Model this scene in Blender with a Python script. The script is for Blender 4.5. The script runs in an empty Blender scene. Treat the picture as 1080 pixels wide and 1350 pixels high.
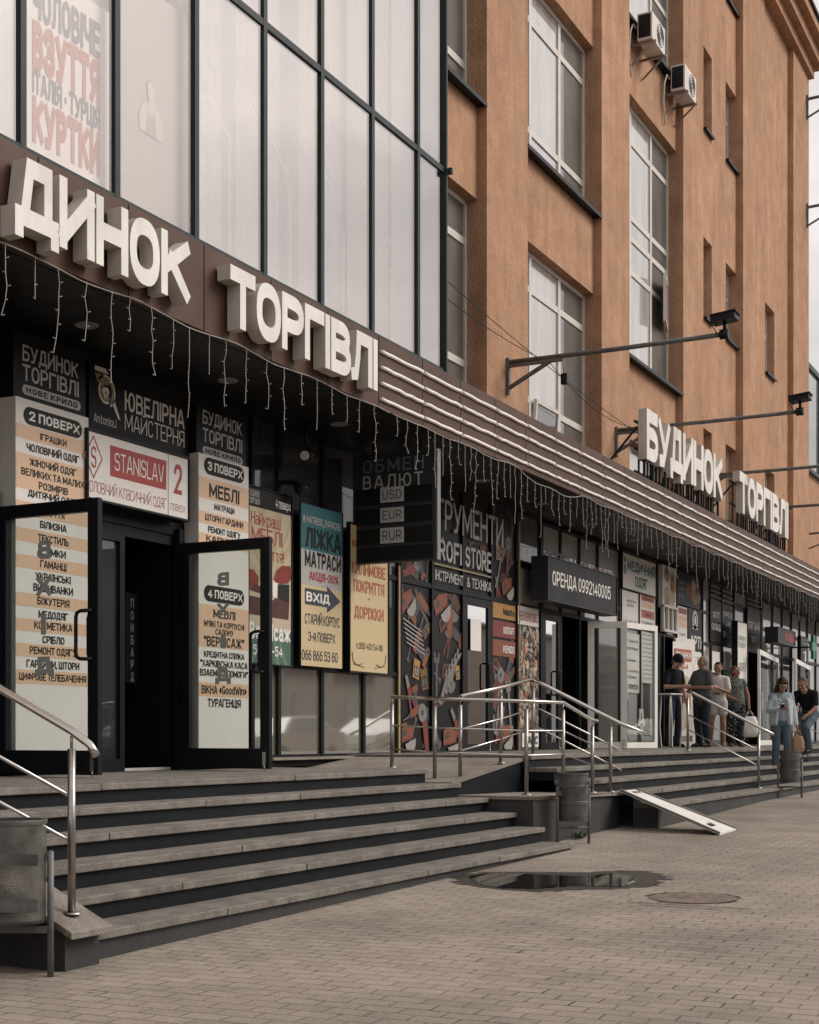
import bpy, bmesh, math, random
from mathutils import Vector, Matrix
from mathutils.geometry import delaunay_2d_cdt
random.seed(7)
SC = bpy.context.scene
COL = SC.collection
R = math.radians
# ---------------------------------------------------------------- camera, sky, sun, exposure
F, VPX, HY, ZC = 1875.0, 959.0, 972.0, 0.32          # focal (px of a 1080x1350 frame), facade vanishing point, horizon row, eye height over the landing
AL = math.atan(VPX / F); SA, CA = math.sin(AL), math.cos(AL)
cam = bpy.data.cameras.new('camera'); cam_o = bpy.data.objects.new('camera', cam); COL.objects.link(cam_o)
cam.sensor_fit = 'VERTICAL'; cam.sensor_height = 36; cam.lens = F / 1350 * 36
cam.shift_y = (HY - 675) / 1350; cam.clip_end = 2000; cam.clip_start = .05
cam_o.location = (0, 0, ZC); cam_o.rotation_euler = (R(90), 0, AL - R(90))
SC.camera = cam_o
W = bpy.data.worlds.new('World'); SC.world = W; W.use_nodes = True
nt = W.node_tree; bg = nt.nodes['Background']
sky = nt.nodes.new('ShaderNodeTexSky'); sky.sky_type = 'NISHITA'; sky.sun_disc = False
SUN_EL, SUN_AZ = R(38), R(-58)                        # azimuth of the sun measured from +X
sky.sun_elevation = SUN_EL; sky.sun_rotation = R(90) - SUN_AZ
sky.air_density = 1.0; sky.dust_density = 6.0; sky.ozone_density = 1.0
hs = nt.nodes.new('ShaderNodeHueSaturation'); hs.inputs['Saturation'].default_value = .16
nt.links.new(sky.outputs[0], hs.inputs['Color'])
tc = nt.nodes.new('ShaderNodeTexCoord'); mp = nt.nodes.new('ShaderNodeMapping'); mp.inputs['Scale'].default_value = (1.2, 1.2, 3.2)
nz = nt.nodes.new('ShaderNodeTexNoise'); nz.inputs['Scale'].default_value = 2.2; nz.inputs['Detail'].default_value = 6; nz.inputs['Roughness'].default_value = .55
nt.links.new(tc.outputs['Generated'], mp.inputs[0]); nt.links.new(mp.outputs[0], nz.inputs['Vector'])
cr = nt.nodes.new('ShaderNodeValToRGB'); cr.color_ramp.elements[0].position = .32; cr.color_ramp.elements[0].color = (4.3, 4.15, 4.15, 1)
cr.color_ramp.elements[1].position = .68; cr.color_ramp.elements[1].color = (8.2, 7.6, 7.4, 1)
nt.links.new(nz.outputs[0], cr.inputs[0])
mx = nt.nodes.new('ShaderNodeMixRGB'); mx.inputs[0].default_value = .8          # an even cloud deck over the clear sky
nt.links.new(hs.outputs[0], mx.inputs[1]); nt.links.new(cr.outputs[0], mx.inputs[2])
nt.links.new(mx.outputs[0], bg.inputs[0]); bg.inputs[1].default_value = .102
sl = bpy.data.lights.new('sun', 'SUN'); sl.energy = 1.35; sl.angle = R(30); sl.color = (1, .93, .84)
so = bpy.data.objects.new('sun', sl); COL.objects.link(so)
sd = Vector((math.cos(SUN_EL) * math.cos(SUN_AZ), math.cos(SUN_EL) * math.sin(SUN_AZ), math.sin(SUN_EL)))
so.rotation_euler = sd.to_track_quat('Z', 'Y').to_euler(); so.location = (0, -20, 30)
SC.view_settings.view_transform = 'Standard'; SC.view_settings.look = 'None'; SC.view_settings.exposure = .54; SC.view_settings.gamma = 1
SC.cycles.max_bounces = 8; SC.cycles.transparent_max_bounces = 12; SC.cycles.caustics_reflective = False; SC.cycles.caustics_refractive = False

# ---------------------------------------------------------------- measuring helpers (planes of the real facade)
def onY(px, py, Y):
    t = (px - 540) / F; X = Y * (CA + t * SA) / (SA - t * CA); d = X * CA + Y * SA
    return Vector((X, Y, ZC + (HY - py) * d / F))
def onX(px, py, X):
    t = (px - 540) / F; Y = X * (SA - t * CA) / (CA + t * SA); d = X * CA + Y * SA
    return Vector((X, Y, ZC + (HY - py) * d / F))
def onZ(px, py, Z):
    d = (ZC - Z) * F / (py - HY); r = d * (px - 540) / F
    return Vector((d * CA + r * SA, d * SA - r * CA, Z))
def fx(px, Y): return onY(px, 0, Y).x
def fz(px, py, Y): return onY(px, py, Y).z
def gz(x): return -.855 + .0129 * (min(x, 13) - 6) + .02 * max(0, min(x, 21) - 13) + .006 * max(0, x - 21)                # the pavement climbs a little along the facade

# ---------------------------------------------------------------- mesh builder
class MB:
    def __init__(s): s.v = []; s.f = []; s.m = []; s.s = []; s.mats = []; s.k = 0; s.sm = False
    def use(s, m, smooth=None):
        if m not in s.mats: s.mats.append(m)
        s.k = s.mats.index(m)
        if smooth is not None: s.sm = smooth
        return s
    def face(s, idx): s.f.append(idx); s.m.append(s.k); s.s.append(s.sm)
    def poly(s, pts):
        b = len(s.v); s.v += [tuple(p) for p in pts]; s.face(list(range(b, b + len(pts)))); return s
    def box(s, x0, x1, y0, y1, z0, z1):
        b = len(s.v)
        s.v += [(x0, y0, z0), (x1, y0, z0), (x1, y1, z0), (x0, y1, z0), (x0, y0, z1), (x1, y0, z1), (x1, y1, z1), (x0, y1, z1)]
        for q in ((0, 3, 2, 1), (4, 5, 6, 7), (0, 1, 5, 4), (1, 2, 6, 5), (2, 3, 7, 6), (3, 0, 4, 7)): s.face([b + i for i in q])
        return s
    def hexa(s, p):                                     # eight corners: four below, four above
        b = len(s.v); s.v += [tuple(q) for q in p]
        for q in ((0, 3, 2, 1), (4, 5, 6, 7), (0, 1, 5, 4), (1, 2, 6, 5), (2, 3, 7, 6), (3, 0, 4, 7)): s.face([b + i for i in q])
        return s
    def obox(s, a, b_, w, h, up=(0, 0, 1)):             # a bar from a to b_, w wide, h high
        a = Vector(a); b_ = Vector(b_); d = (b_ - a).normalized(); u = Vector(up)
        if abs(d.dot(u)) > .98: u = Vector((1, 0, 0))
        r = d.cross(u).normalized() * w / 2; t = r.cross(d).normalized() * h / 2
        s.hexa([a - r - t, a + r - t, b_ + r - t, b_ - r - t, a - r + t, a + r + t, b_ + r + t, b_ - r + t]); return s
    def tube(s, pts, r, n=10, cap=True):
        pts = [Vector(p) for p in pts]; rs = r if isinstance(r, (list, tuple)) else [r] * len(pts)
        rings = []; ref = None; sm = s.sm; s.sm = True
        for i, p in enumerate(pts):
            d = (pts[min(i + 1, len(pts) - 1)] - pts[max(i - 1, 0)]).normalized()
            if ref is None: ref = Vector((0, 0, 1)) if abs(d.z) < .9 else Vector((1, 0, 0))
            u = d.cross(ref).normalized(); w = u.cross(d).normalized(); ref = w
            b = len(s.v)
            for k in range(n):
                a = 2 * math.pi * k / n; s.v.append(tuple(p + (u * math.cos(a) + w * math.sin(a)) * rs[i]))
            rings.append(b)
        for b, c in zip(rings, rings[1:]):
            for k in range(n): s.face([b + k, b + (k + 1) % n, c + (k + 1) % n, c + k])
        if cap:
            s.sm = False
            s.face([rings[0] + k for k in range(n)][::-1]); s.face([rings[-1] + k for k in range(n)])
        s.sm = sm; return s
    def lathe(s, c, prof, n=28, caps=False):
        sm = s.sm; s.sm = True; rings = []
        for r, z in prof:
            rings.append(len(s.v))
            for k in range(n):
                a = 2 * math.pi * k / n; s.v.append((c[0] + r * math.cos(a), c[1] + r * math.sin(a), c[2] + z))
        for b, d in zip(rings, rings[1:]):
            for k in range(n): s.face([b + k, b + (k + 1) % n, d + (k + 1) % n, d + k])
        s.sm = False
        if caps:
            s.face([rings[0] + k for k in range(n)][::-1]); s.face([rings[-1] + k for k in range(n)])
        s.sm = sm; return s
    def xf(s, fn): s.v = [tuple(fn(Vector(p))) for p in s.v]; return s
    def build(s, name, mat=None, parent=None, bevel=0):
        me = bpy.data.meshes.new(name); off = Vector(parent_loc(parent)) if parent else Vector((0, 0, 0))
        me.from_pydata([tuple(Vector(p) - off) for p in s.v], [], s.f)
        ms = s.mats if s.mats else [mat]
        if mat is not None and s.mats and None in ms: ms = [mat if q is None else q for q in ms]
        for q in ms: me.materials.append(q)
        me.polygons.foreach_set('material_index', s.m); me.polygons.foreach_set('use_smooth', s.s); me.update()
        o = bpy.data.objects.new(name, me); COL.objects.link(o)
        if parent: o.parent = parent
        if bevel:
            bv = o.modifiers.new('bevel', 'BEVEL'); bv.width = bevel; bv.segments = 2; bv.limit_method = 'ANGLE'; bv.angle_limit = R(40)
        return o
def parent_loc(p):
    l = Vector(p.location)
    if p.parent: l += Vector(parent_loc(p.parent))
    return l
def tag(o, label=None, cat=None, group=None, kind=None):
    if label: o['label'] = label
    if cat: o['category'] = cat
    if group: o['group'] = group
    if kind: o['kind'] = kind
    return o
def thing(name, label, cat, loc=(0, 0, 0), group=None):
    o = bpy.data.objects.new(name, None); COL.objects.link(o); o.location = loc; o.empty_display_size = .1
    return tag(o, label, cat, group)
def clone(o, parent=None):
    c = o.copy(); COL.objects.link(c)
    if parent: c.parent = parent
    for ch in list(o.children): clone(ch, c)
    return c

# ---------------------------------------------------------------- materials
def mat(name, col, rough=.6, metal=0, var=0, scale=8, bump=0, bscale=60, spec=.5, stretch=(1, 1, 1), dirt=None):
    if max(col) < .04 and spec == .5: spec = .22; rough = max(rough, .42)      # dull dark films and paints
    m = bpy.data.materials.new(name); m.use_nodes = True; n = m.node_tree; p = n.nodes['Principled BSDF']
    p.inputs['Base Color'].default_value = (*col, 1); p.inputs['Roughness'].default_value = rough; p.inputs['Metallic'].default_value = metal
    p.inputs['Specular IOR Level'].default_value = spec
    t = n.nodes.new('ShaderNodeTexCoord'); mp = n.nodes.new('ShaderNodeMapping'); mp.inputs['Scale'].default_value = stretch
    n.links.new(t.outputs['Object'], mp.inputs[0])
    if var:
        z = n.nodes.new('ShaderNodeTexNoise'); z.inputs['Scale'].default_value = scale; z.inputs['Detail'].default_value = 7; z.inputs['Roughness'].default_value = .65
        n.links.new(mp.outputs[0], z.inputs['Vector'])
        c = n.nodes.new('ShaderNodeValToRGB'); c.color_ramp.elements[0].position = .3; c.color_ramp.elements[1].position = .72
        d = dirt or tuple(x * (1 - var) for x in col)
        c.color_ramp.elements[0].color = (*d, 1); c.color_ramp.elements[1].color = (*[min(1, x * (1 + var * .6)) for x in col], 1)
        n.links.new(z.outputs[0], c.inputs[0]); n.links.new(c.outputs[0], p.inputs['Base Color'])
        r = n.nodes.new('ShaderNodeMapRange'); r.inputs['To Min'].default_value = min(1, rough + .12); r.inputs['To Max'].default_value = max(0, rough - .1)
        n.links.new(z.outputs[0], r.inputs[0]); n.links.new(r.outputs[0], p.inputs['Roughness'])
    if bump:
        z2 = n.nodes.new('ShaderNodeTexNoise'); z2.inputs['Scale'].default_value = bscale; z2.inputs['Detail'].default_value = 4
        n.links.new(mp.outputs[0], z2.inputs['Vector'])
        b = n.nodes.new('ShaderNodeBump'); b.inputs['Strength'].default_value = bump; b.inputs['Distance'].default_value = .02
        n.links.new(z2.outputs[0], b.inputs['Height']); n.links.new(b.outputs[0], p.inputs['Normal'])
    return m
def glass(name, tint=(.8, .82, .82), refl=.15, rough=.02, rcol=(1, 1, 1), fk=1.0, wob=.12):
    m = bpy.data.materials.new(name); m.use_nodes = True; n = m.node_tree; n.nodes.remove(n.nodes['Principled BSDF'])
    t = n.nodes.new('ShaderNodeBsdfTransparent'); t.inputs[0].default_value = (*tint, 1)
    g = n.nodes.new('ShaderNodeBsdfGlossy'); g.inputs['Color'].default_value = (*rcol, 1); g.inputs['Roughness'].default_value = rough
    fw_n = n.nodes.new('ShaderNodeLayerWeight'); fw_n.inputs[0].default_value = .5; lw = n.nodes.new('ShaderNodeMath'); lw.operation = 'POWER'; lw.inputs[1].default_value = 5; n.links.new(fw_n.outputs['Facing'], lw.inputs[0])   # Schlick, alike from both sides
    ad = n.nodes.new('ShaderNodeMath'); ad.operation = 'MULTIPLY_ADD'; ad.inputs[1].default_value = .95 * fk; ad.inputs[2].default_value = refl + .03 * fk; ad.use_clamp = True
    tcn = n.nodes.new('ShaderNodeTexCoord'); wv = n.nodes.new('ShaderNodeTexNoise'); wv.inputs['Scale'].default_value = .9; wv.inputs['Detail'].default_value = 1
    bp = n.nodes.new('ShaderNodeBump'); bp.inputs['Strength'].default_value = wob; bp.inputs['Distance'].default_value = .05
    n.links.new(tcn.outputs['Object'], wv.inputs['Vector']); n.links.new(wv.outputs[0], bp.inputs['Height']); n.links.new(bp.outputs[0], g.inputs['Normal'])
    mix = n.nodes.new('ShaderNodeMixShader'); n.links.new(lw.outputs[0], ad.inputs[0]); n.links.new(ad.outputs[0], mix.inputs[0])
    n.links.new(t.outputs[0], mix.inputs[1]); n.links.new(g.outputs[0], mix.inputs[2]); n.links.new(mix.outputs[0], n.nodes['Material Output'].inputs[0])
    return m
def speckle(name, col, dark, light, rough, scale=160):
    m = mat(name, col, rough, var=.34, scale=1.7, bump=.2, bscale=200); n = m.node_tree; p = n.nodes['Principled BSDF']
    src = p.inputs['Base Color'].links[0].from_socket
    t = n.nodes.new('ShaderNodeTexCoord'); z = n.nodes.new('ShaderNodeTexNoise'); z.inputs['Scale'].default_value = scale; z.inputs['Detail'].default_value = 3
    n.links.new(t.outputs['Object'], z.inputs['Vector'])
    c = n.nodes.new('ShaderNodeValToRGB'); c.color_ramp.elements[0].position = .36; c.color_ramp.elements[0].color = (*dark, 1); c.color_ramp.elements[1].position = .66; c.color_ramp.elements[1].color = (*light, 1)
    n.links.new(z.outputs[0], c.inputs[0])
    x = n.nodes.new('ShaderNodeMixRGB'); x.blend_type = 'MULTIPLY'; x.inputs[0].default_value = 1
    n.links.new(src, x.inputs[1]); n.links.new(c.outputs[0], x.inputs[2])
    zw = n.nodes.new('ShaderNodeTexNoise'); zw.inputs['Scale'].default_value = 5.5; zw.inputs['Detail'].default_value = 9; zw.inputs['Roughness'].default_value = .78; n.links.new(t.outputs['Object'], zw.inputs['Vector'])
    cw_ = n.nodes.new('ShaderNodeValToRGB'); cw_.color_ramp.elements[0].position = .36; cw_.color_ramp.elements[0].color = (.62, .60, .57, 1); cw_.color_ramp.elements[1].position = .56; cw_.color_ramp.elements[1].color = (1.05, 1.05, 1.05, 1); n.links.new(zw.outputs[0], cw_.inputs[0])
    xw = n.nodes.new('ShaderNodeMixRGB'); xw.blend_type = 'MULTIPLY'; xw.inputs[0].default_value = 1; n.links.new(x.outputs[0], xw.inputs[1]); n.links.new(cw_.outputs[0], xw.inputs[2]); n.links.new(xw.outputs[0], p.inputs['Base Color'])   # scuffs and old stains
    return m
M = {}
def stucco():
    m = mat('orange_stucco', (.50, .300, .193), .92, var=.15, scale=.8, bump=1.0, bscale=30, stretch=(1, 1, .55), spec=.15); n = m.node_tree; p = n.nodes['Principled BSDF']; L = n.links.new
    src = p.inputs['Base Color'].links[0].from_socket; t = n.nodes.new('ShaderNodeTexCoord')
    def layer(scale, st, lo, hi, c0, c1, det=6, rough=.7):
        nonlocal src
        mp = n.nodes.new('ShaderNodeMapping'); mp.inputs['Scale'].default_value = st; L(t.outputs['Object'], mp.inputs[0])
        z = n.nodes.new('ShaderNodeTexNoise'); z.inputs['Scale'].default_value = scale; z.inputs['Detail'].default_value = det; z.inputs['Roughness'].default_value = rough; L(mp.outputs[0], z.inputs['Vector'])
        c = n.nodes.new('ShaderNodeValToRGB'); c.color_ramp.elements[0].position = lo; c.color_ramp.elements[1].position = hi; c.color_ramp.elements[0].color = (*c0, 1); c.color_ramp.elements[1].color = (*c1, 1); L(z.outputs[0], c.inputs[0])
        x = n.nodes.new('ShaderNodeMixRGB'); x.blend_type = 'MULTIPLY'; x.inputs[0].default_value = 1; L(src, x.inputs[1]); L(c.outputs[0], x.inputs[2]); src = x.outputs[0]
    layer(2.6, (1, 1, .8), .34, .62, (.80, .78, .76), (1.03, 1.03, 1.03))          # patches of repainting
    layer(4.2, (1, 1, .08), .42, .66, (.89, .87, .86), (1.03, 1.03, 1.04), 4)      # rain streaks
    layer(40, (1, 1, .9), .28, .55, (.89, .88, .87), (1.02, 1.02, 1.02), 3)        # roughcast grain
    layer(15, (1, 1, .55), .18, .36, (1.35, 1.4, 1.45), (1, 1, 1), 5, .8)          # pale scuffs
    L(src, p.inputs['Base Color']); return m
M['stucco'] = stucco()
M['frame'] = mat('dark_aluminium', (.009, .0105, .013), .35, var=.3, scale=3)
M['mullion'] = mat('green_grey_aluminium', (.026, .036, .038), .4, var=.2, scale=3)
M['white_frame'] = mat('white_frame', (.62, .58, .54), .45, var=.12, scale=4)
M['pale_metal'] = mat('pale_metal', (.6, .57, .53), .45, var=.15, scale=5)
M['brown'] = mat('brown_panel', (.088, .046, .032), .5, var=.22, scale=1.6, spec=.25)
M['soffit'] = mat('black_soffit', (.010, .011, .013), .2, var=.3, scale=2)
M['white_plastic'] = mat('white_plastic', (.76, .725, .68), .5, var=.2, scale=3, stretch=(1, 1, .5))
M['grime_side'] = mat('letter_side', (.55, .51, .46), .55, var=.25, scale=4, stretch=(1, 1, .4))
M['rope'] = mat('white_rope_light', (.86, .82, .77), .5)
M['wire'] = mat('white_wire', (.42, .39, .36), .6)
M['cable'] = mat('black_cable', (.02, .02, .02), .6)
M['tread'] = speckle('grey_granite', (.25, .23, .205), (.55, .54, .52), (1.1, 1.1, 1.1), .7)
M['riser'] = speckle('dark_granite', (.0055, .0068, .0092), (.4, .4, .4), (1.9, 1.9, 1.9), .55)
M['concrete'] = mat('grey_concrete', (.27, .235, .20), .9, var=.35, scale=2.5, bump=.5, bscale=30)
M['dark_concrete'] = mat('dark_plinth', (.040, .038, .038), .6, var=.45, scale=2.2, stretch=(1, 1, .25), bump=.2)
M['steel'] = mat('stainless_steel', (.62, .58, .54), .24, 1, var=.12, scale=9)
M['steel_post'] = mat('worn_steel', (.38, .36, .34), .34, 1, var=.3, scale=12)
M['bin'] = mat('galvanised_bin', (.13, .13, .125), .55, .55, var=.55, scale=5, bump=.2, bscale=12, dirt=(.06, .055, .05))
M['bin_leg'] = mat('grey_painted_leg', (.15, .15, .148), .55, .3, var=.4, scale=9)
M['black'] = mat('black_plastic', (.012, .012, .013), .4)
M['sign_black'] = mat('black_sign_film', (.010, .010, .011), .38, var=.25, scale=2)
M['sign_white'] = mat('white_sign_film', (.78, .745, .70), .45, var=.07, scale=2)
M['peach'] = mat('peach_film', (.72, .49, .33), .45, var=.06, scale=2)
M['ink'] = mat('black_ink', (.02, .02, .02), .5)
M['ink_grey'] = mat('grey_ink', (.24, .24, .24), .5)
M['red'] = mat('red_film', (.34, .035, .03), .45)
M['orange'] = mat('orange_film', (.62, .20, .06), .5)
M['rust'] = mat('rust_red_film', (.42, .12, .06), .5)
M['gold'] = mat('gold_film', (.34, .25, .13), .4, var=.15)
M['cream'] = mat('cream_film', (.60, .47, .27), .5, var=.08, scale=2)
M['teal'] = mat('teal_film', (.03, .13, .15), .5)
M['teal_ink'] = mat('teal_ink', (.04, .13, .15), .5)
M['green'] = mat('dark_green_film', (.06, .12, .09), .5)
M['navy'] = mat('navy_ink', (.03, .03, .05), .5)
M['pale_grey'] = mat('pale_grey_film', (.42, .41, .39), .5, var=.1)
M['mid_grey'] = mat('mid_grey_film', (.2, .2, .2), .5, var=.2, scale=6)
M['letter_grey'] = mat('dull_grey_letter', (.20, .20, .20), .5)
M['sign_dark'] = mat('dark_blue_grey_housing', (.030, .034, .041), .42, var=.2, scale=3)
M['plate_grey'] = mat('pale_label_plate', (.50, .49, .465), .5)
M['neon'] = mat('green_tube', (.03, .20, .14), .4)
M['door_letter'] = mat('grey_film_letter', (.40, .41, .39), .6)
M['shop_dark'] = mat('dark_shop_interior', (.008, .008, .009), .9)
M['room_grey'] = mat('pale_blind', (.50, .475, .455), .9, var=.14, scale=1.5, stretch=(3, 1, .3))
M['brass'] = mat('yellowed_strip', (.42, .29, .16), .5, var=.2)
def pane_mat(name, base, refl, rough=.03, var=.12, st=(1, 1, 1)):
    m = mat(name, base, .5, var=var, scale=1.3, stretch=st); n = m.node_tree; p = n.nodes['Principled BSDF']
    g = n.nodes.new('ShaderNodeBsdfGlossy'); g.inputs['Roughness'].default_value = rough
    f = n.nodes.new('ShaderNodeFresnel'); f.inputs[0].default_value = 1.45
    ad = n.nodes.new('ShaderNodeMath'); ad.operation = 'ADD'; ad.inputs[1].default_value = refl; ad.use_clamp = True
    tcn = n.nodes.new('ShaderNodeTexCoord'); wv = n.nodes.new('ShaderNodeTexNoise'); wv.inputs['Scale'].default_value = .8; wv.inputs['Detail'].default_value = 1
    bp = n.nodes.new('ShaderNodeBump'); bp.inputs['Strength'].default_value = .05; bp.inputs['Distance'].default_value = .05
    n.links.new(tcn.outputs['Object'], wv.inputs['Vector']); n.links.new(wv.outputs[0], bp.inputs['Height']); n.links.new(bp.outputs[0], g.inputs['Normal'])
    mix = n.nodes.new('ShaderNodeMixShader'); n.links.new(f.outputs[0], ad.inputs[0]); n.links.new(ad.outputs[0], mix.inputs[0])
    n.links.new(p.outputs[0], mix.inputs[1]); n.links.new(g.outputs[0], mix.inputs[2]); n.links.new(mix.outputs[0], n.nodes['Material Output'].inputs[0])
    return m
M['pane_dark'] = pane_mat('dark_pane', (.018, .02, .023), .06)
M['pane_mid'] = pane_mat('grey_pane', (.13, .125, .115), .10)
M['pane_beige'] = pane_mat('beige_backed_pane', (.20, .18, .15), .42)
M['pane_pale'] = pane_mat('pale_toned_pane', (.40, .38, .355), .16)
M['win_white'] = pane_mat('curtained_pane', (.52, .50, .485), .26, var=.35, st=(3, 1, .35))
M['win_dark'] = pane_mat('dull_pane', (.12, .118, .108), .13, var=.5, st=(1, 1, .5))
M['bay_glass'] = glass('mirror_glass', (.98, .96, .95), .29, .012, (1, .96, .94))
M['bay_glass_clear'] = glass('clear_glass', (.98, .96, .95), .13, .012, (1, .96, .94))
M['door_white'] = mat('white_door_frame', (.80, .765, .72), .45, var=.1, scale=5)
M['door_glass'] = glass('door_glass', (.86, .88, .87), .03, .01, fk=.4, wob=.02)

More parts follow.
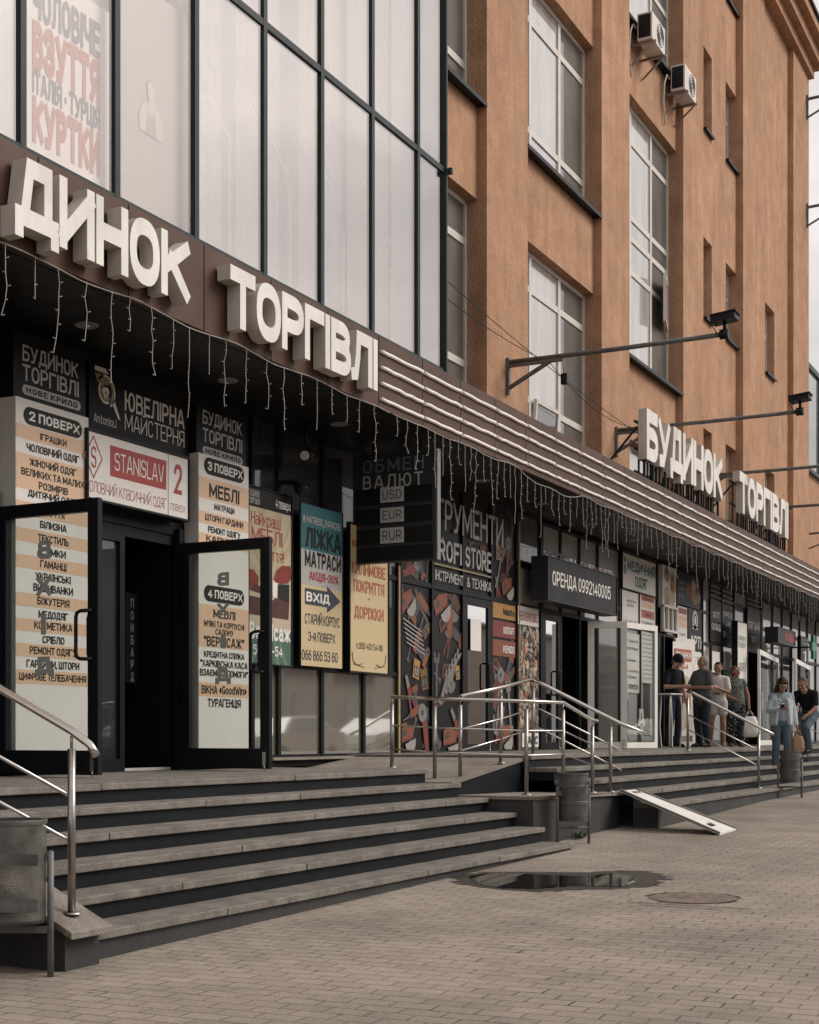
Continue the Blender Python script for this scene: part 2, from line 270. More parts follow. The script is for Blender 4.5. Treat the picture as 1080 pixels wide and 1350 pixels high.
# ---------------------------------------------------------------- stroke lettering (block capitals built as unions of strokes)
def arc(cx, cy, rx, ry, a0, a1, n=10, p=2.4):
    o = []
    for i in range(n + 1):
        a = R(a0 + (a1 - a0) * i / n); c, s = math.cos(a), math.sin(a)
        o.append((cx + rx * math.copysign(abs(c) ** (2 / p), c), cy + ry * math.copysign(abs(s) ** (2 / p), s)))
    return o
def bowl(y0, y1, x0=0, x1=1, b=.5):
    ym = (y0 + y1) / 2; xm = x1 - b * (x1 - x0)
    return [(x0, y0)] + arc(xm, ym, x1 - xm, (y1 - y0) / 2, -90, 90) + [(x0, y1)]
RING = arc(.5, .5, .5, .5, 0, 360, 26)
CUP = arc(.5, .5, .5, .5, 40, 320, 18)
GL = {
 'А': (.62, [[(0, 0), (.42, 1), (.58, 1), (1, 0)], [(.2, .27), (.8, .27)]]),
 'Б': (.54, [[(.92, 1), (0, 1), (0, 0)], bowl(0, .56)]),
 'В': (.54, [[(0, 0), (0, 1)], bowl(0, .53), bowl(.53, 1, 0, .92)]),
 'Г': (.48, [[(0, 0), (0, 1), (1, 1)]]),
 'Д': (.66, [[(.14, .1), (.3, 1), (.84, 1), (.84, .1)], [(-.02, -.14), (-.02, .08), (1.04, .08), (1.04, -.14)]]),
 'Е': (.48, [[(1, 1), (0, 1), (0, 0), (1, 0)], [(0, .52), (.85, .52)]]),
 'Є': (.54, [CUP, [(0, .5), (.7, .5)]]),
 'Ж': (.86, [[(.5, 0), (.5, 1)], [(0, 1), (.44, .5), (0, 0)], [(1, 1), (.56, .5), (1, 0)]]),
 'З': (.52, [arc(.45, .76, .52, .24, 160, -90, 10) + arc(.45, .265, .55, .265, 90, -160, 10)]),
 'И': (.58, [[(0, 1), (0, 0)], [(0, .06), (1, .94)], [(1, 1), (1, 0)]]),
 'І': (.0, [[(.5, 0), (.5, 1)]]),
 'Ї': (.1, [[(.5, 0), (.5, .82)], [(-.8, 1), (-.1, 1)], [(1.1, 1), (1.8, 1)]]),
 'К': (.56, [[(0, 0), (0, 1)], [(1, 1), (.12, .48)], [(.3, .6), (1, 0)]]),
 'Л': (.6, [[(-.04, 0), (.12, .04), (.24, .5), (.28, 1), (1, 1), (1, 0)]]),
 'М': (.74, [[(0, 0), (0, 1)], [(.02, .98), (.5, .2), (.98, .98)], [(1, 1), (1, 0)]]),
 'Н': (.56, [[(0, 0), (0, 1)], [(1, 0), (1, 1)], [(0, .52), (1, .52)]]),
 'О': (.56, [RING]),
 'П': (.56, [[(0, 0), (0, 1), (1, 1), (1, 0)]]),
 'Р': (.52, [[(0, 0), (0, 1)], bowl(.44, 1)]),
 'С': (.53, [CUP]),
 'Т': (.54, [[(0, 1), (1, 1)], [(.5, 0), (.5, 1)]]),
 'У': (.58, [[(0, 1), (.5, .36)], [(1, 1), (.56, .26), (.4, .02), (.1, 0)]]),
 'Ф': (.74, [[(.5, 0), (.5, 1)], arc(.5, .53, .5, .32, 0, 360, 26)]),
 'Х': (.58, [[(0, 0), (1, 1)], [(0, 1), (1, 0)]]),
 'Ц': (.6, [[(0, 1), (0, 0), (1.1, 0), (1.1, -.18)], [(.86, 1), (.86, 0)]]),
 'Ч': (.54, [[(0, 1), (0, .62), (.15, .45), (.4, .4), (1, .4)], [(1, 1), (1, 0)]]),
 'Ш': (.82, [[(0, 1), (0, 0), (1, 0), (1, 1)], [(.5, 0), (.5, 1)]]),
 'Щ': (.86, [[(0, 1), (0, 0), (1.08, 0), (1.08, -.18)], [(.45, 0), (.45, 1)], [(.9, 0), (.9, 1)]]),
 'Ь': (.52, [[(0, 0), (0, 1)], bowl(0, .56)]),
 'Ю': (.84, [[(0, 0), (0, 1)], [(0, .52), (.4, .52)], arc(.7, .5, .3, .5, 0, 360, 24)]),
 'Я': (.54, [[(1, 0), (1, 1)], [(1 - x, y) for x, y in bowl(.44, 1)], [(.55, .44), (0, 0)]]),
 'D': (.56, [[(0, 0), (0, 1)], bowl(0, 1)]), 'F': (.46, [[(0, 0), (0, 1), (1, 1)], [(0, .52), (.85, .52)]]),
 'G': (.56, [CUP, [(.6, .42), (1, .42), (1, .1)]]), 'I': (.0, [[(.5, 0), (.5, 1)]]), 'J': (.4, [[(1, 1), (1, .25), (.75, .02), (.3, 0), (0, .15)]]),
 'L': (.46, [[(0, 1), (0, 0), (1, 0)]]), 'N': (.58, [[(0, 0), (0, 1)], [(0, .94), (1, .06)], [(1, 0), (1, 1)]]),
 'Q': (.58, [RING, [(.6, .3), (1, 0)]]), 'R': (.54, [[(0, 0), (0, 1)], bowl(.46, 1), [(.5, .46), (1, 0)]]),
 'S': (.52, [arc(.5, .745, .5, .255, 20, 270, 12) + arc(.5, .265, .5, .265, 90, -160, 12)]),
 'U': (.56, [[(0, 1), (0, .4)] + arc(.5, .4, .5, .4, 180, 360, 12) + [(1, 1)]]), 'V': (.6, [[(0, 1), (.45, 0), (.55, 0), (1, 1)]]),
 'W': (.86, [[(0, 1), (.22, 0), (.28, 0), (.5, .9), (.72, 0), (.78, 0), (1, 1)]]), 'Y': (.58, [[(0, 1), (.5, .45), (1, 1)], [(.5, .5), (.5, 0)]]),
 'Z': (.54, [[(0, 1), (1, 1), (0, 0), (1, 0)]]),
 '0': (.5, [RING]), '1': (.2, [[(0, .8), (.8, 1), (.8, 0)]]), '2': (.5, [[(0, .78)] + arc(.5, .74, .5, .26, 165, -30, 10) + [(0, 0), (1, 0)]]),
 '3': (.5, [arc(.45, .76, .52, .24, 160, -90, 10) + arc(.45, .265, .55, .265, 90, -160, 10)]), '4': (.54, [[(.72, 0), (.72, 1), (0, .28), (1, .28)]]),
 '5': (.5, [[(.95, 1), (.08, 1), (.04, .56)] + arc(.48, .33, .52, .33, 110, -150, 12)]), '6': (.5, [arc(.5, .32, .5, .32, 0, 360, 22), [(0, .32), (.1, .7), (.4, .96), (.85, 1)]]),
 '8': (.5, [arc(.5, .76, .44, .24, 0, 360, 20), arc(.5, .27, .5, .27, 0, 360, 22)]), '9': (.5, [arc(.5, .68, .5, .32, 0, 360, 22), [(1, .68), (.9, .3), (.6, .04), (.15, 0)]]),
 '7': (.48, [[(0, 1), (1, 1), (.4, 0)]]),
 '.': (.0, [[(.5, 0), (.5, .02)]]), ',': (.0, [[(.6, .04), (.2, -.16)]]), '-': (.3, [[(0, .45), (1, .45)]]), '•': (.05, [[(.5, .42), (.5, .52)]]),
 "'": (.0, [[(.5, .8), (.5, 1)]]), '"': (.2, [[(0, .78), (0, 1)], [(1, .78), (1, 1)]]), '«': (.4, [[(.45, .7), (0, .42), (.45, .14)], [(1, .7), (.55, .42), (1, .14)]]),
 '»': (.4, [[(0, .7), (.45, .42), (0, .14)], [(.55, .7), (1, .42), (.55, .14)]]), '!': (.0, [[(.5, .3), (.5, 1)], [(.5, 0), (.5, .03)]]), '_': (.5, [[(0, -.05), (1, -.05)]]),
 '&': (.62, [[(1, 0), (.2, .7)] + arc(.42, .8, .24, .2, 190, -20, 8) + [(.1, .38)] + arc(.38, .22, .38, .22, 150, 300, 6) + [(1, .45)]]),
 '@': (.6, [arc(.5, .45, .5, .5, 0, 300, 18), arc(.5, .45, .2, .22, 0, 360, 12)]), '%': (.7, [arc(.2, .78, .2, .2, 0, 360, 14), arc(.8, .22, .2, .2, 0, 360, 14), [(.1, 0), (.9, 1)]]), '/': (.4, [[(0, 0), (1, 1)]]),
}
GL['Й'] = (.58, GL['И'][1] + [[(.2, 1.25), (.5, 1.16), (.8, 1.25)]])
for a, b in zip('ABCEHIKMOPTX', 'АВСЕНІКМОРТХ'): GL.setdefault(a, GL[b])
X_ = .72
def lowered(c):
    if c in 'рp': return (.46, [[(0, -.25), (0, X_)], bowl(0, X_)])
    if c in 'аa': return (.44, [[(1, 0), (1, X_ * .6)] + arc(.5, X_ * .62, .5, X_ * .38, 0, 150, 8), arc(.5, .2, .5, .2, 0, 360, 16)])
    if c in 'еe': return (.46, [[(0, .38), (1, .38)] + arc(.5, .36, .5, .36, 0, 310, 16)])
    if c in 'іi': return (.0, [[(.5, 0), (.5, X_ - .05)], [(.5, .92), (.5, .95)]])
    if c in 'уy': return (.48, [[(0, X_), (.5, .1)], [(1, X_), (.4, -.22), (.1, -.25)]])
    if c == 'd': return (.46, [[(1, 0), (1, 1)], arc(.5, .36, .5, .36, 0, 360, 20)])
    if c == 'n': return (.46, [[(0, 0), (0, X_)], [(0, .4)] + arc(.5, .4, .5, .32, 180, 0, 10) + [(1, 0)]])
    if c == 'k': return (.46, [[(0, 0), (0, 1)], [(.95, X_), (.1, .35)], [(.35, .5), (1, 0)]])
    if c == 't': return (.34, [[(.4, 1), (.4, 0), (.9, 0)], [(0, X_), (.9, X_)]])
    if c == 'r': return (.34, [[(0, 0), (0, X_)], [(0, .45), (.5, X_), (1, X_)]])
    w, st = GL[c.upper()]
    return (w * .85, [[(x, y * X_) for x, y in s] for s in st])
def glyph(c):
    if c in GL: return GL[c]
    return lowered(c)
def stroke_quads(pts, t, closed):
    pts = [p for i, p in enumerate(pts) if i == 0 or abs(p[0] - pts[i - 1][0]) + abs(p[1] - pts[i - 1][1]) > 1e-6]
    n = len(pts); out = []; L = []; Rr = []
    P = [Vector(p) for p in pts]
    if closed: P = P[:-1]; n -= 1
    for i in range(n):
        a = P[i - 1] if (i or closed) else None; b = P[(i + 1) % n] if (i < n - 1 or closed) else None; p = P[i]
        d1 = (p - a).normalized() if a is not None and (p - a).length > 1e-9 else None; d2 = (b - p).normalized() if b is not None and (b - p).length > 1e-9 else None
        d1 = d1 or d2; d2 = d2 or d1
        n1 = Vector((-d1.y, d1.x)); n2 = Vector((-d2.y, d2.x)); m = n1 + n2
        if m.length < 1e-3: m = n1.copy()
        m.normalize(); k = 1 / max(.45, m.dot(n1)); L.append(p + m * k * t / 2); Rr.append(p - m * k * t / 2)
    rng = range(n) if closed else range(n - 1)
    for i in rng:
        j = (i + 1) % n; out.append([L[i], Rr[i], Rr[j], L[j]])
    return out
_gc = {}
def glyph_tris(c, t, wf=1.0):
    key = (c, round(t, 3), round(wf, 2))
    if key in _gc: return _gc[key]
    w, sts = glyph(c); w = w * wf; hw = max(w, 0) ; W_ = hw + t * (1 if hw else 1)
    vs, fs = [], []
    for st in sts:
        pts = [(t / 2 + x * (hw if hw else 0) + (0 if hw else 0), t / 2 + y * (1 - t)) for x, y in st]
        closed = len(st) > 3 and abs(st[0][0] - st[-1][0]) < 1e-6 and abs(st[0][1] - st[-1][1]) < 1e-6
        if not closed:                                  # square the free ends off at the cap height and the baseline
            e = []
            for a, b in ((pts[0], pts[1]), (pts[-1], pts[-2])):
                d = (Vector(a) - Vector(b)).normalized(); e.append(tuple(Vector(a) + d * t / 2))
            pts[0], pts[-1] = e
        for q in stroke_quads(pts, t, closed):
            b = len(vs)
            for p in q:
                x, y = p
                if -.01 <= min(yy for _, yy in st) and max(yy for _, yy in st) <= 1.01: y = min(1, max(0, y))
                vs.append(Vector((x, y)))
            ar = sum(vs[b + i].x * vs[b + (i + 1) % 4].y - vs[b + (i + 1) % 4].x * vs[b + i].y for i in range(4))
            if abs(ar) < 1e-7: continue
            fs.append([b, b + 1, b + 2, b + 3] if ar > 0 else [b + 3, b + 2, b + 1, b])
    r = delaunay_2d_cdt(vs, [], fs, 1, 1e-5)
    _gc[key] = (W_, [tuple(v) for v in r[0]], [tuple(f) for f, og in zip(r[2], r[5]) if og])
    return _gc[key]
def text_tris(s, t=.16, gap=.10, wf=1.0):
    x = 0; V = []; T = []
    for c in s:
        if c == ' ': x += .3; continue
        w, v, f = glyph_tris(c, t, wf); b = len(V)
        V += [(px + x, py) for px, py in v]; T += [tuple(b + i for i in q) for q in f]
        x += w + gap
    return x - gap, V, T
def put_text(mb, s, m, X0, X1, Z0, Z1, Y, t=.16, gap=.10, align='c', mirror=False, fit=True, wf=1.0, axis=None):
    """lettering between X0..X1, Z0..Z1 on the plane Y facing the street; axis maps (u, v) elsewhere"""
    w, V, T = text_tris(s, t, gap, wf); h = Z1 - Z0; sx = (X1 - X0) / w
    if not fit: sx = min(sx, h)
    ox = X0 if align == 'l' else (X0 + X1 - w * sx) / 2
    mb.use(m); b = len(mb.v)
    for u, v in V:
        uu = ox + (w - u if mirror else u) * sx; vv = Z0 + v * h
        mb.v.append(axis(uu, vv) if axis else (uu, Y, vv))
    for f in T: mb.face([b + i for i in f])
def solid_text(mb, s, mface, mside, X0, Z0, h, sx, Yf, depth, t=.2, gap=.12, wf=1.0):
    """one extruded letter: front at Yf, back at Yf + depth"""
    w, V, T = text_tris(s, t, gap, wf); mb.use(mface); b = len(mb.v)
    for u, v in V: mb.v.append((X0 + u * sx, Yf, Z0 + v * h))
    for f in T: mb.face([b + i for i in f])
    ed = {}
    for f in T:
        for i in range(len(f)):
            e = (f[i], f[(i + 1) % len(f)])
            if (e[1], e[0]) in ed: del ed[(e[1], e[0])]
            else: ed[e] = 1
    mb.use(mside); c = len(mb.v)
    for u, v in V: mb.v.append((X0 + u * sx, Yf + depth, Z0 + v * h))
    for i, j in ed: mb.face([b + i, c + i, c + j, b + j])
    for f in T: mb.face([c + i for i in reversed(f)])
    return w * sx

# ================================================================ ground
def brick_pavement():
    m = mat('block_paving', (.235, .195, .16), .85, spec=.3); n = m.node_tree; p = n.nodes['Principled BSDF']; L = n.links.new
    t = n.nodes.new('ShaderNodeTexCoord'); mp = n.nodes.new('ShaderNodeMapping'); mp.inputs['Rotation'].default_value = (0, 0, R(88.5))
    L(t.outputs['Object'], mp.inputs[0])
    wz = n.nodes.new('ShaderNodeTexNoise'); wz.inputs['Scale'].default_value = 1.3; wz.inputs['Detail'].default_value = 3
    L(t.outputs['Object'], wz.inputs['Vector'])
    va = n.nodes.new('ShaderNodeVectorMath'); va.operation = 'MULTIPLY_ADD'; va.inputs[1].default_value = (.035, .035, 0)
    L(wz.outputs['Color'], va.inputs[0]); L(mp.outputs[0], va.inputs[2])
    b = n.nodes.new('ShaderNodeTexBrick'); b.inputs['Scale'].default_value = 1; b.inputs['Brick Width'].default_value = .205; b.inputs['Row Height'].default_value = .112
    b.inputs['Mortar Size'].default_value = .0055; b.inputs['Mortar Smooth'].default_value = .25; b.inputs['Bias'].default_value = -.1
    b.inputs['Color1'].default_value = (.318, .279, .240, 1); b.inputs['Color2'].default_value = (.268, .233, .199, 1); b.inputs['Mortar'].default_value = (.20, .168, .14, 1)
    L(va.outputs[0], b.inputs['Vector'])
    z = n.nodes.new('ShaderNodeTexNoise'); z.inputs['Scale'].default_value = .55; z.inputs['Detail'].default_value = 8; z.inputs['Roughness'].default_value = .7; L(t.outputs['Object'], z.inputs['Vector'])
    c = n.nodes.new('ShaderNodeValToRGB'); c.color_ramp.elements[0].position = .34; c.color_ramp.elements[0].color = (.66, .64, .62, 1); c.color_ramp.elements[1].position = .60; c.color_ramp.elements[1].color = (1.1, 1.08, 1.05, 1)
    L(z.outputs[0], c.inputs[0])
    z2 = n.nodes.new('ShaderNodeTexNoise'); z2.inputs['Scale'].default_value = 70; z2.inputs['Detail'].default_value = 3; L(t.outputs['Object'], z2.inputs['Vector'])
    c2 = n.nodes.new('ShaderNodeValToRGB'); c2.color_ramp.elements[0].position = .3; c2.color_ramp.elements[0].color = (.8, .79, .78, 1); c2.color_ramp.elements[1].position = .7; c2.color_ramp.elements[1].color = (1.12, 1.12, 1.12, 1)
    L(z2.outputs[0], c2.inputs[0])
    x1 = n.nodes.new('ShaderNodeMixRGB'); x1.blend_type = 'MULTIPLY'; x1.inputs[0].default_value = 1; L(b.outputs[0], x1.inputs[1]); L(c.outputs[0], x1.inputs[2])
    x2 = n.nodes.new('ShaderNodeMixRGB'); x2.blend_type = 'MULTIPLY'; x2.inputs[0].default_value = 1; L(x1.outputs[0], x2.inputs[1]); L(c2.outputs[0], x2.inputs[2])
    L(x2.outputs[0], p.inputs['Base Color'])
    # here and there a joint has lost its sand and reads dark
    z3 = n.nodes.new('ShaderNodeTexNoise'); z3.inputs['Scale'].default_value = 3.4; z3.inputs['Detail'].default_value = 5; z3.inputs['Roughness'].default_value = .75; L(t.outputs['Object'], z3.inputs['Vector'])
    mk = n.nodes.new('ShaderNodeMapRange'); mk.inputs['From Min'].default_value = .50; mk.inputs['From Max'].default_value = .64; L(z3.outputs[0], mk.inputs[0])
    mm = n.nodes.new('ShaderNodeMath'); mm.operation = 'MULTIPLY'; L(mk.outputs[0], mm.inputs[0]); L(b.outputs['Fac'], mm.inputs[1])
    x3 = n.nodes.new('ShaderNodeMixRGB'); x3.inputs[2].default_value = (.035, .028, .023, 1); L(mm.outputs[0], x3.inputs[0]); L(x2.outputs[0], x3.inputs[1])
    z4 = n.nodes.new('ShaderNodeTexVoronoi'); z4.inputs['Scale'].default_value = 2.3; L(t.outputs['Object'], z4.inputs['Vector'])
    sp = n.nodes.new('ShaderNodeMapRange'); sp.inputs['From Min'].default_value = .03; sp.inputs['From Max'].default_value = .07; sp.inputs['To Min'].default_value = .45; sp.inputs['To Max'].default_value = 1; L(z4.outputs['Distance'], sp.inputs[0])
    x4 = n.nodes.new('ShaderNodeMixRGB'); x4.blend_type = 'MULTIPLY'; x4.inputs[0].default_value = 1; L(x3.outputs[0], x4.inputs[1]); L(sp.outputs[0], x4.inputs[2]); L(x4.outputs[0], p.inputs['Base Color'])
    bu = n.nodes.new('ShaderNodeBump'); bu.inputs['Strength'].default_value = .8; bu.inputs['Distance'].default_value = .006; bu.invert = True
    hm = n.nodes.new('ShaderNodeMath'); hm.operation = 'MULTIPLY_ADD'; hm.inputs[1].default_value = .25; L(z2.outputs[0], hm.inputs[0]); L(b.outputs['Fac'], hm.inputs[2])
    L(hm.outputs[0], bu.inputs['Height']); L(bu.outputs[0], p.inputs['Normal'])
    return m
g = MB(); M['paving'] = brick_pavement()
gx = [-150, -30, 6, 13, 21, 40, 400]
for a, b in zip(gx, gx[1:]):
    za, zb = gz(max(-30, min(40, a))), gz(max(-30, min(40, b)))
    g.poly([(a, -300, za), (b, -300, zb), (b, 60, zb), (a, 60, za)])
tag(g.build('pavement', M['paving']), kind='structure')
# puddle
def on_ground(px, py, dz=0):
    p = onZ(px, py, -.7)
    for _ in range(6): p = onZ(px, py, gz(p.x) + dz)
    return p
def blob(outline, dz, mesh, seed=1, wob=.03):
    rr = random.Random(seed); pts = []
    n = len(outline)
    for i in range(n):
        a, b = Vector(outline[i]), Vector(outline[(i + 1) % n])
        for k in range(5):
            q = a.lerp(b, k / 5); pts.append((q.x + rr.uniform(-wob, wob), q.y + rr.uniform(-wob, wob), gz(q.x) + dz))
    mesh.poly(pts)
M['water'] = mat('puddle_water', (.006, .0055, .005), .02, spec=.52)
M['wet'] = mat('wet_paving', (.040, .034, .029), .45, var=.3, scale=5)
pud = MB().use(M['water'])
oc = [on_ground(*q) for q in ((622, 1158), (637, 1168), (670, 1172), (702, 1172.5), (761, 1168), (800, 1169.5), (821, 1169.5), (836, 1164), (829, 1155), (806, 1152), (765, 1156), (717, 1154), (664, 1152), (634, 1153))]
def fringe(outline, dz, mesh, seed, amp):
    """ragged outline that runs along the paving courses"""
    rr = random.Random(seed); pts = []; n = len(outline)
    for i in range(n):
        a, b = Vector(outline[i]), Vector(outline[(i + 1) % n]); m_ = max(3, int((b - a).length / .035))
        for k in range(m_):
            q = a.lerp(b, k / m_); f = amp * (rr.random() ** 2) * rr.choice((-1, 1, 1)); c_ = sum((Vector(p) for p in outline), Vector()) / n
            q.y += math.copysign(f, q.y - c_.y); q.x += rr.uniform(-.012, .012); pts.append((q.x, q.y, gz(q.x) + dz))
    mesh.poly(pts)
fringe(oc, .006, pud, 3, .05)
wet = MB().use(M['wet'])
oc2 = [on_ground(*q) for q in ((598, 1157), (615, 1165), (640, 1171), (690, 1175), (730, 1174.5), (800, 1171.5), (846, 1168.5), (864, 1162), (868, 1154), (850, 1148.5), (810, 1147.5), (765, 1150.5), (700, 1150), (650, 1150), (620, 1152))]
fringe(oc2, .0025, wet, 5, .16)
tag(wet.build('wet_ground'), kind='structure'); tag(pud.build('puddle'), kind='structure')
# manhole patch
M['rusty_patch'] = mat('rust_brown_cover', (.19, .142, .112), .9, var=.45, scale=14, bump=.6, bscale=60)
c = on_ground(914, 1184); rr = random.Random(9)
mh = MB().use(M['rusty_patch']); mh.poly([(c.x + q * math.cos(R(a)), c.y + q * math.sin(R(a)), gz(c.x) + .004 + .0129 * q * math.cos(R(a))) for a, q in ((a, .31 + rr.uniform(-.012, .008)) for a in range(0, 360, 8))])
mh.use(M['cable'])
for a0, a1, ro in ((20, 95, .335), (150, 262, .33), (290, 340, .332)):      # the gap round the cover, open only in places
    for a in range(a0, a1, 6):
        P = [(c.x + q * math.cos(R(t_)), c.y + q * math.sin(R(t_)), gz(c.x) + .0035 + .0129 * q * math.cos(R(t_))) for q, t_ in ((.312, a), (ro + rr.uniform(-.008, .01), a), (ro + rr.uniform(-.008, .01), a + 6), (.312, a + 6))]; mh.poly(P)
for x, l in ((-.42, .5), (-.53, .32)): mh.poly([(c.x + x, c.y - l, gz(c.x + x) + .0035), (c.x + x + .014, c.y - l, gz(c.x + x) + .0035), (c.x + x + .012, c.y + l * .7, gz(c.x + x) + .0035), (c.x + x, c.y + l * .7, gz(c.x + x) + .0035)])
tag(mh.build('manhole_cover'), 'round rusty brown manhole cover sunk in the paving beyond the puddle', 'manhole cover')

# ================================================================ stairs, ramp and landings
def stairs(name, label, x0s, x1, y0, z0, n, tread_d, rise, back, plinth, land_x0):
    t = thing(name, label, 'stairs', (x0s[1], y0, z0), )
    for k in range(n + 1):
        yf = y0 - tread_d * k; z = z0 - rise * k; xa = x0s[k]
        m = MB()
        rr = random.Random(int(x1 * 10) + k); xl, xr, yb_ = (land_x0, x1, back) if k == 0 else (xa, x1 + .15, yf + tread_d + .035)
        q = xl
        while q < xr - .01:                            # slabs butt-jointed end to end, none quite level with the next
            e_ = min(xr, q + rr.uniform(1.0, 1.5)); e_ = xr if xr - e_ < .4 else e_; dz = rr.uniform(-.0025, .0015); dy = rr.uniform(-.004, .004)
            m.box(q + .0025, e_ - .0025, yf + dy, yb_, z - .047 + dz, z + dz); q = e_
        m.build('landing' if k == 0 else 'tread', M['tread'], t, .006)
        zb = z - rise if k < n else None
        r = MB()
        e = x1 + (.0 if k == 0 else .13)
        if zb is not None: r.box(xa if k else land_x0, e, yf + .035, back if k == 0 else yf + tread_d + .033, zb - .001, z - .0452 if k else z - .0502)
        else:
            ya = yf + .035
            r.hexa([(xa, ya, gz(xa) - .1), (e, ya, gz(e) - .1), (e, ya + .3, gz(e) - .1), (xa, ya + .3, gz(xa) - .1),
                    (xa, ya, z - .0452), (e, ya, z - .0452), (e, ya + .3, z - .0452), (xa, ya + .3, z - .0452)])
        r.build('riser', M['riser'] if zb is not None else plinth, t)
    return t
sA = stairs('granite_stairs', 'wide flight of grey granite steps with black risers below the open black doors', [5.85] * 6, 12.85, 6.36, 0, 5, .302, .14, 8.42, M['dark_concrete'], 1.5)
sB = stairs('granite_stairs', 'farther flight of grey granite steps on which the queue of people stands', [14.72, 14.72, 14.72, 15.66, 15.66], 70, 6.0, .12, 4, .30, .14, 8.42, M['dark_concrete'], 14.72)
for x in [5.85 + 1.19 * i for i in range(1, 6)]: pass
# low wall with a sloped granite coping on the left of the first flight
cw = thing('stair_cheek_wall', 'low dark wall with a sloped granite coping at the left end of the steps', 'wall', (5.7, 4.74, -.8))
def slope_z(y): return -.646 + (y - 4.735) * .4637
m = MB(); y1, y2 = 4.72, 6.14
m.hexa([(5.535, y1, slope_z(y1) - .038), (5.855, y1, slope_z(y1) - .038), (5.855, y2, slope_z(y2) - .038), (5.535, y2, slope_z(y2) - .038), (5.535, y1, slope_z(y1)), (5.855, y1, slope_z(y1)), (5.855, y2, slope_z(y2)), (5.535, y2, slope_z(y2))])
M['coping'] = speckle('rusty_granite', (.33, .29, .25), (.5, .5, .5), (1.1, 1.1, 1.1), .6)
m.build('coping', M['coping'], cw, .005)
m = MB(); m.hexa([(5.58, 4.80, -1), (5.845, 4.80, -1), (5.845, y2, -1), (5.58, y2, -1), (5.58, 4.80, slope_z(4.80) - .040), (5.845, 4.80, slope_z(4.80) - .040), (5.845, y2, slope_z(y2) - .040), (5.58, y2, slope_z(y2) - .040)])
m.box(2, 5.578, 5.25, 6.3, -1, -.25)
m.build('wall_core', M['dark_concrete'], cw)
# ramp between the two landings and the concrete block before it
rp = thing('access_ramp', 'short granite ramp rising behind the steel railing between the two landings', 'ramp', (13.8, 6.2, -.3))
m = MB(); m.hexa([(12.87, 6.1, -.16), (14.9, 6.1, .075), (14.9, 8.42, .075), (12.87, 8.42, -.16), (12.87, 6.1, -.13), (14.9, 6.1, .112), (14.9, 8.42, .112), (12.87, 8.42, -.13)])
m.build('ramp_slab', M['concrete'], rp)
m = MB(); m.hexa([(12.87, 6.12, -.9), (14.715, 6.12, -.9), (14.715, 8.4, -.9), (12.87, 8.4, -.9), (12.87, 6.12, -.162), (14.715, 6.12, .050), (14.715, 8.4, .050), (12.87, 8.4, -.162)])
m.build('ramp_wall', M['riser'], rp)
bl = thing('concrete_block', 'low streaked concrete block carrying railing posts behind the first round bin', 'plinth', (14.3, 5.5, -.7))
m = MB(); m.hexa([(13.0, 5.28, -.30), (15.64, 5.24, -.345), (15.64, 6.1, -.345), (13.0, 6.1, -.30), (13.0, 5.24, -.262), (15.66, 5.24, -.305), (15.66, 6.115, -.305), (13.0, 6.115, -.262)]); m.build('top_slab', M['concrete'], bl, .004)
m = MB(); m.hexa([(13.02, 5.29, -1), (15.62, 5.29, -1), (15.62, 6.1, -1), (13.02, 6.1, -1), (13.02, 5.29, -.302), (15.62, 5.29, -.347), (15.62, 6.1, -.347), (13.02, 6.1, -.302)]); m.build('block_wall', M['dark_concrete'], bl)

# ================================================================ the orange building
YP, YR, YW = 8.40, 8.55, 8.77
ob = thing('orange_building', 'tall orange stucco building with pilasters and white framed windows above the canopy', 'building', (24, 9, 0))
TOP = 18.7
def wall(mb, x0, x1, z0, z1, yf, yb, ops=()):
    xs = sorted({x0, x1, *[o[0] for o in ops], *[o[1] for o in ops]})
    for a, b in zip(xs, xs[1:]):
        zs = z0
        for o in sorted([o for o in ops if o[0] <= a + 1e-6 and o[1] >= b - 1e-6], key=lambda o: o[2]):
            if o[2] > zs: mb.box(a, b, yf, yb, zs, o[2])
            zs = max(zs, o[3])
        if zs < z1: mb.box(a, b, yf, yb, zs, z1)
wl = MB().use(M['stucco'])
P1, P2, P3 = (18.889, 20.449), (23.868, 25.405), (28.93, 33.33)
BAY1, BAY2, BAY3 = (14.0, P1[0]), (P1[1], P2[0]), (P2[1], P3[0])
wl.box(0, 14.0, YP, 9.3, 3.9, TOP)
floors = [(5.15, 8.15), (9.5, 12.5), (13.85, 16.85)]
def bay_ops(b, rows): return [(b[0], b[1], z0, z1) for z0, z1 in rows]
stair_rows = [(4.6, 5.97), (7.45, 12.52), (13.78, 18.0)]
for b, rows in ((BAY1, floors), (BAY2, floors), (BAY3, stair_rows)): wall(wl, b[0], b[1], 3.9, TOP, YR, 9.3, bay_ops(b, rows))
for p in (P1, P2): wl.box(p[0], p[1], YP, 9.3, 3.9, TOP)
NA = (fx(927.5, YP), fx(938.5, YP)); NB = (fx(956.8, YP), fx(971.3, YP)); NC = (fx(1008.2, 8.30), fx(1020.6, 8.30))
rows_n = [(5.3, 7.06), (9.48, 11.22), (13.6, 15.38), (17.3, 18.6)]
ops3 = [(NA[0], NA[1], a, b) for a, b in rows_n[:3]] + [(NB[0], NB[1], a, b) for a, b in rows_n]
wall(wl, P3[0], P3[1], 3.9, TOP, YP, 9.3, ops3)
wl.box(P3[1], 35.5, 8.24, 9.3, 3.9, TOP)
wall(wl, 35.5, 38.4, 3.9, TOP, 8.29, 9.3, [(NC[0], NC[1], a, b) for a, b in rows_n[:2]])
wl.box(38.4, 40.4, 8.15, 9.3, 3.9, TOP)
wl.box(0, 40.4, 9.9, 24, -.5, TOP)                       # the rest of the block
wl.build('wall', None, ob)
cn = MB().use(M['stucco'])
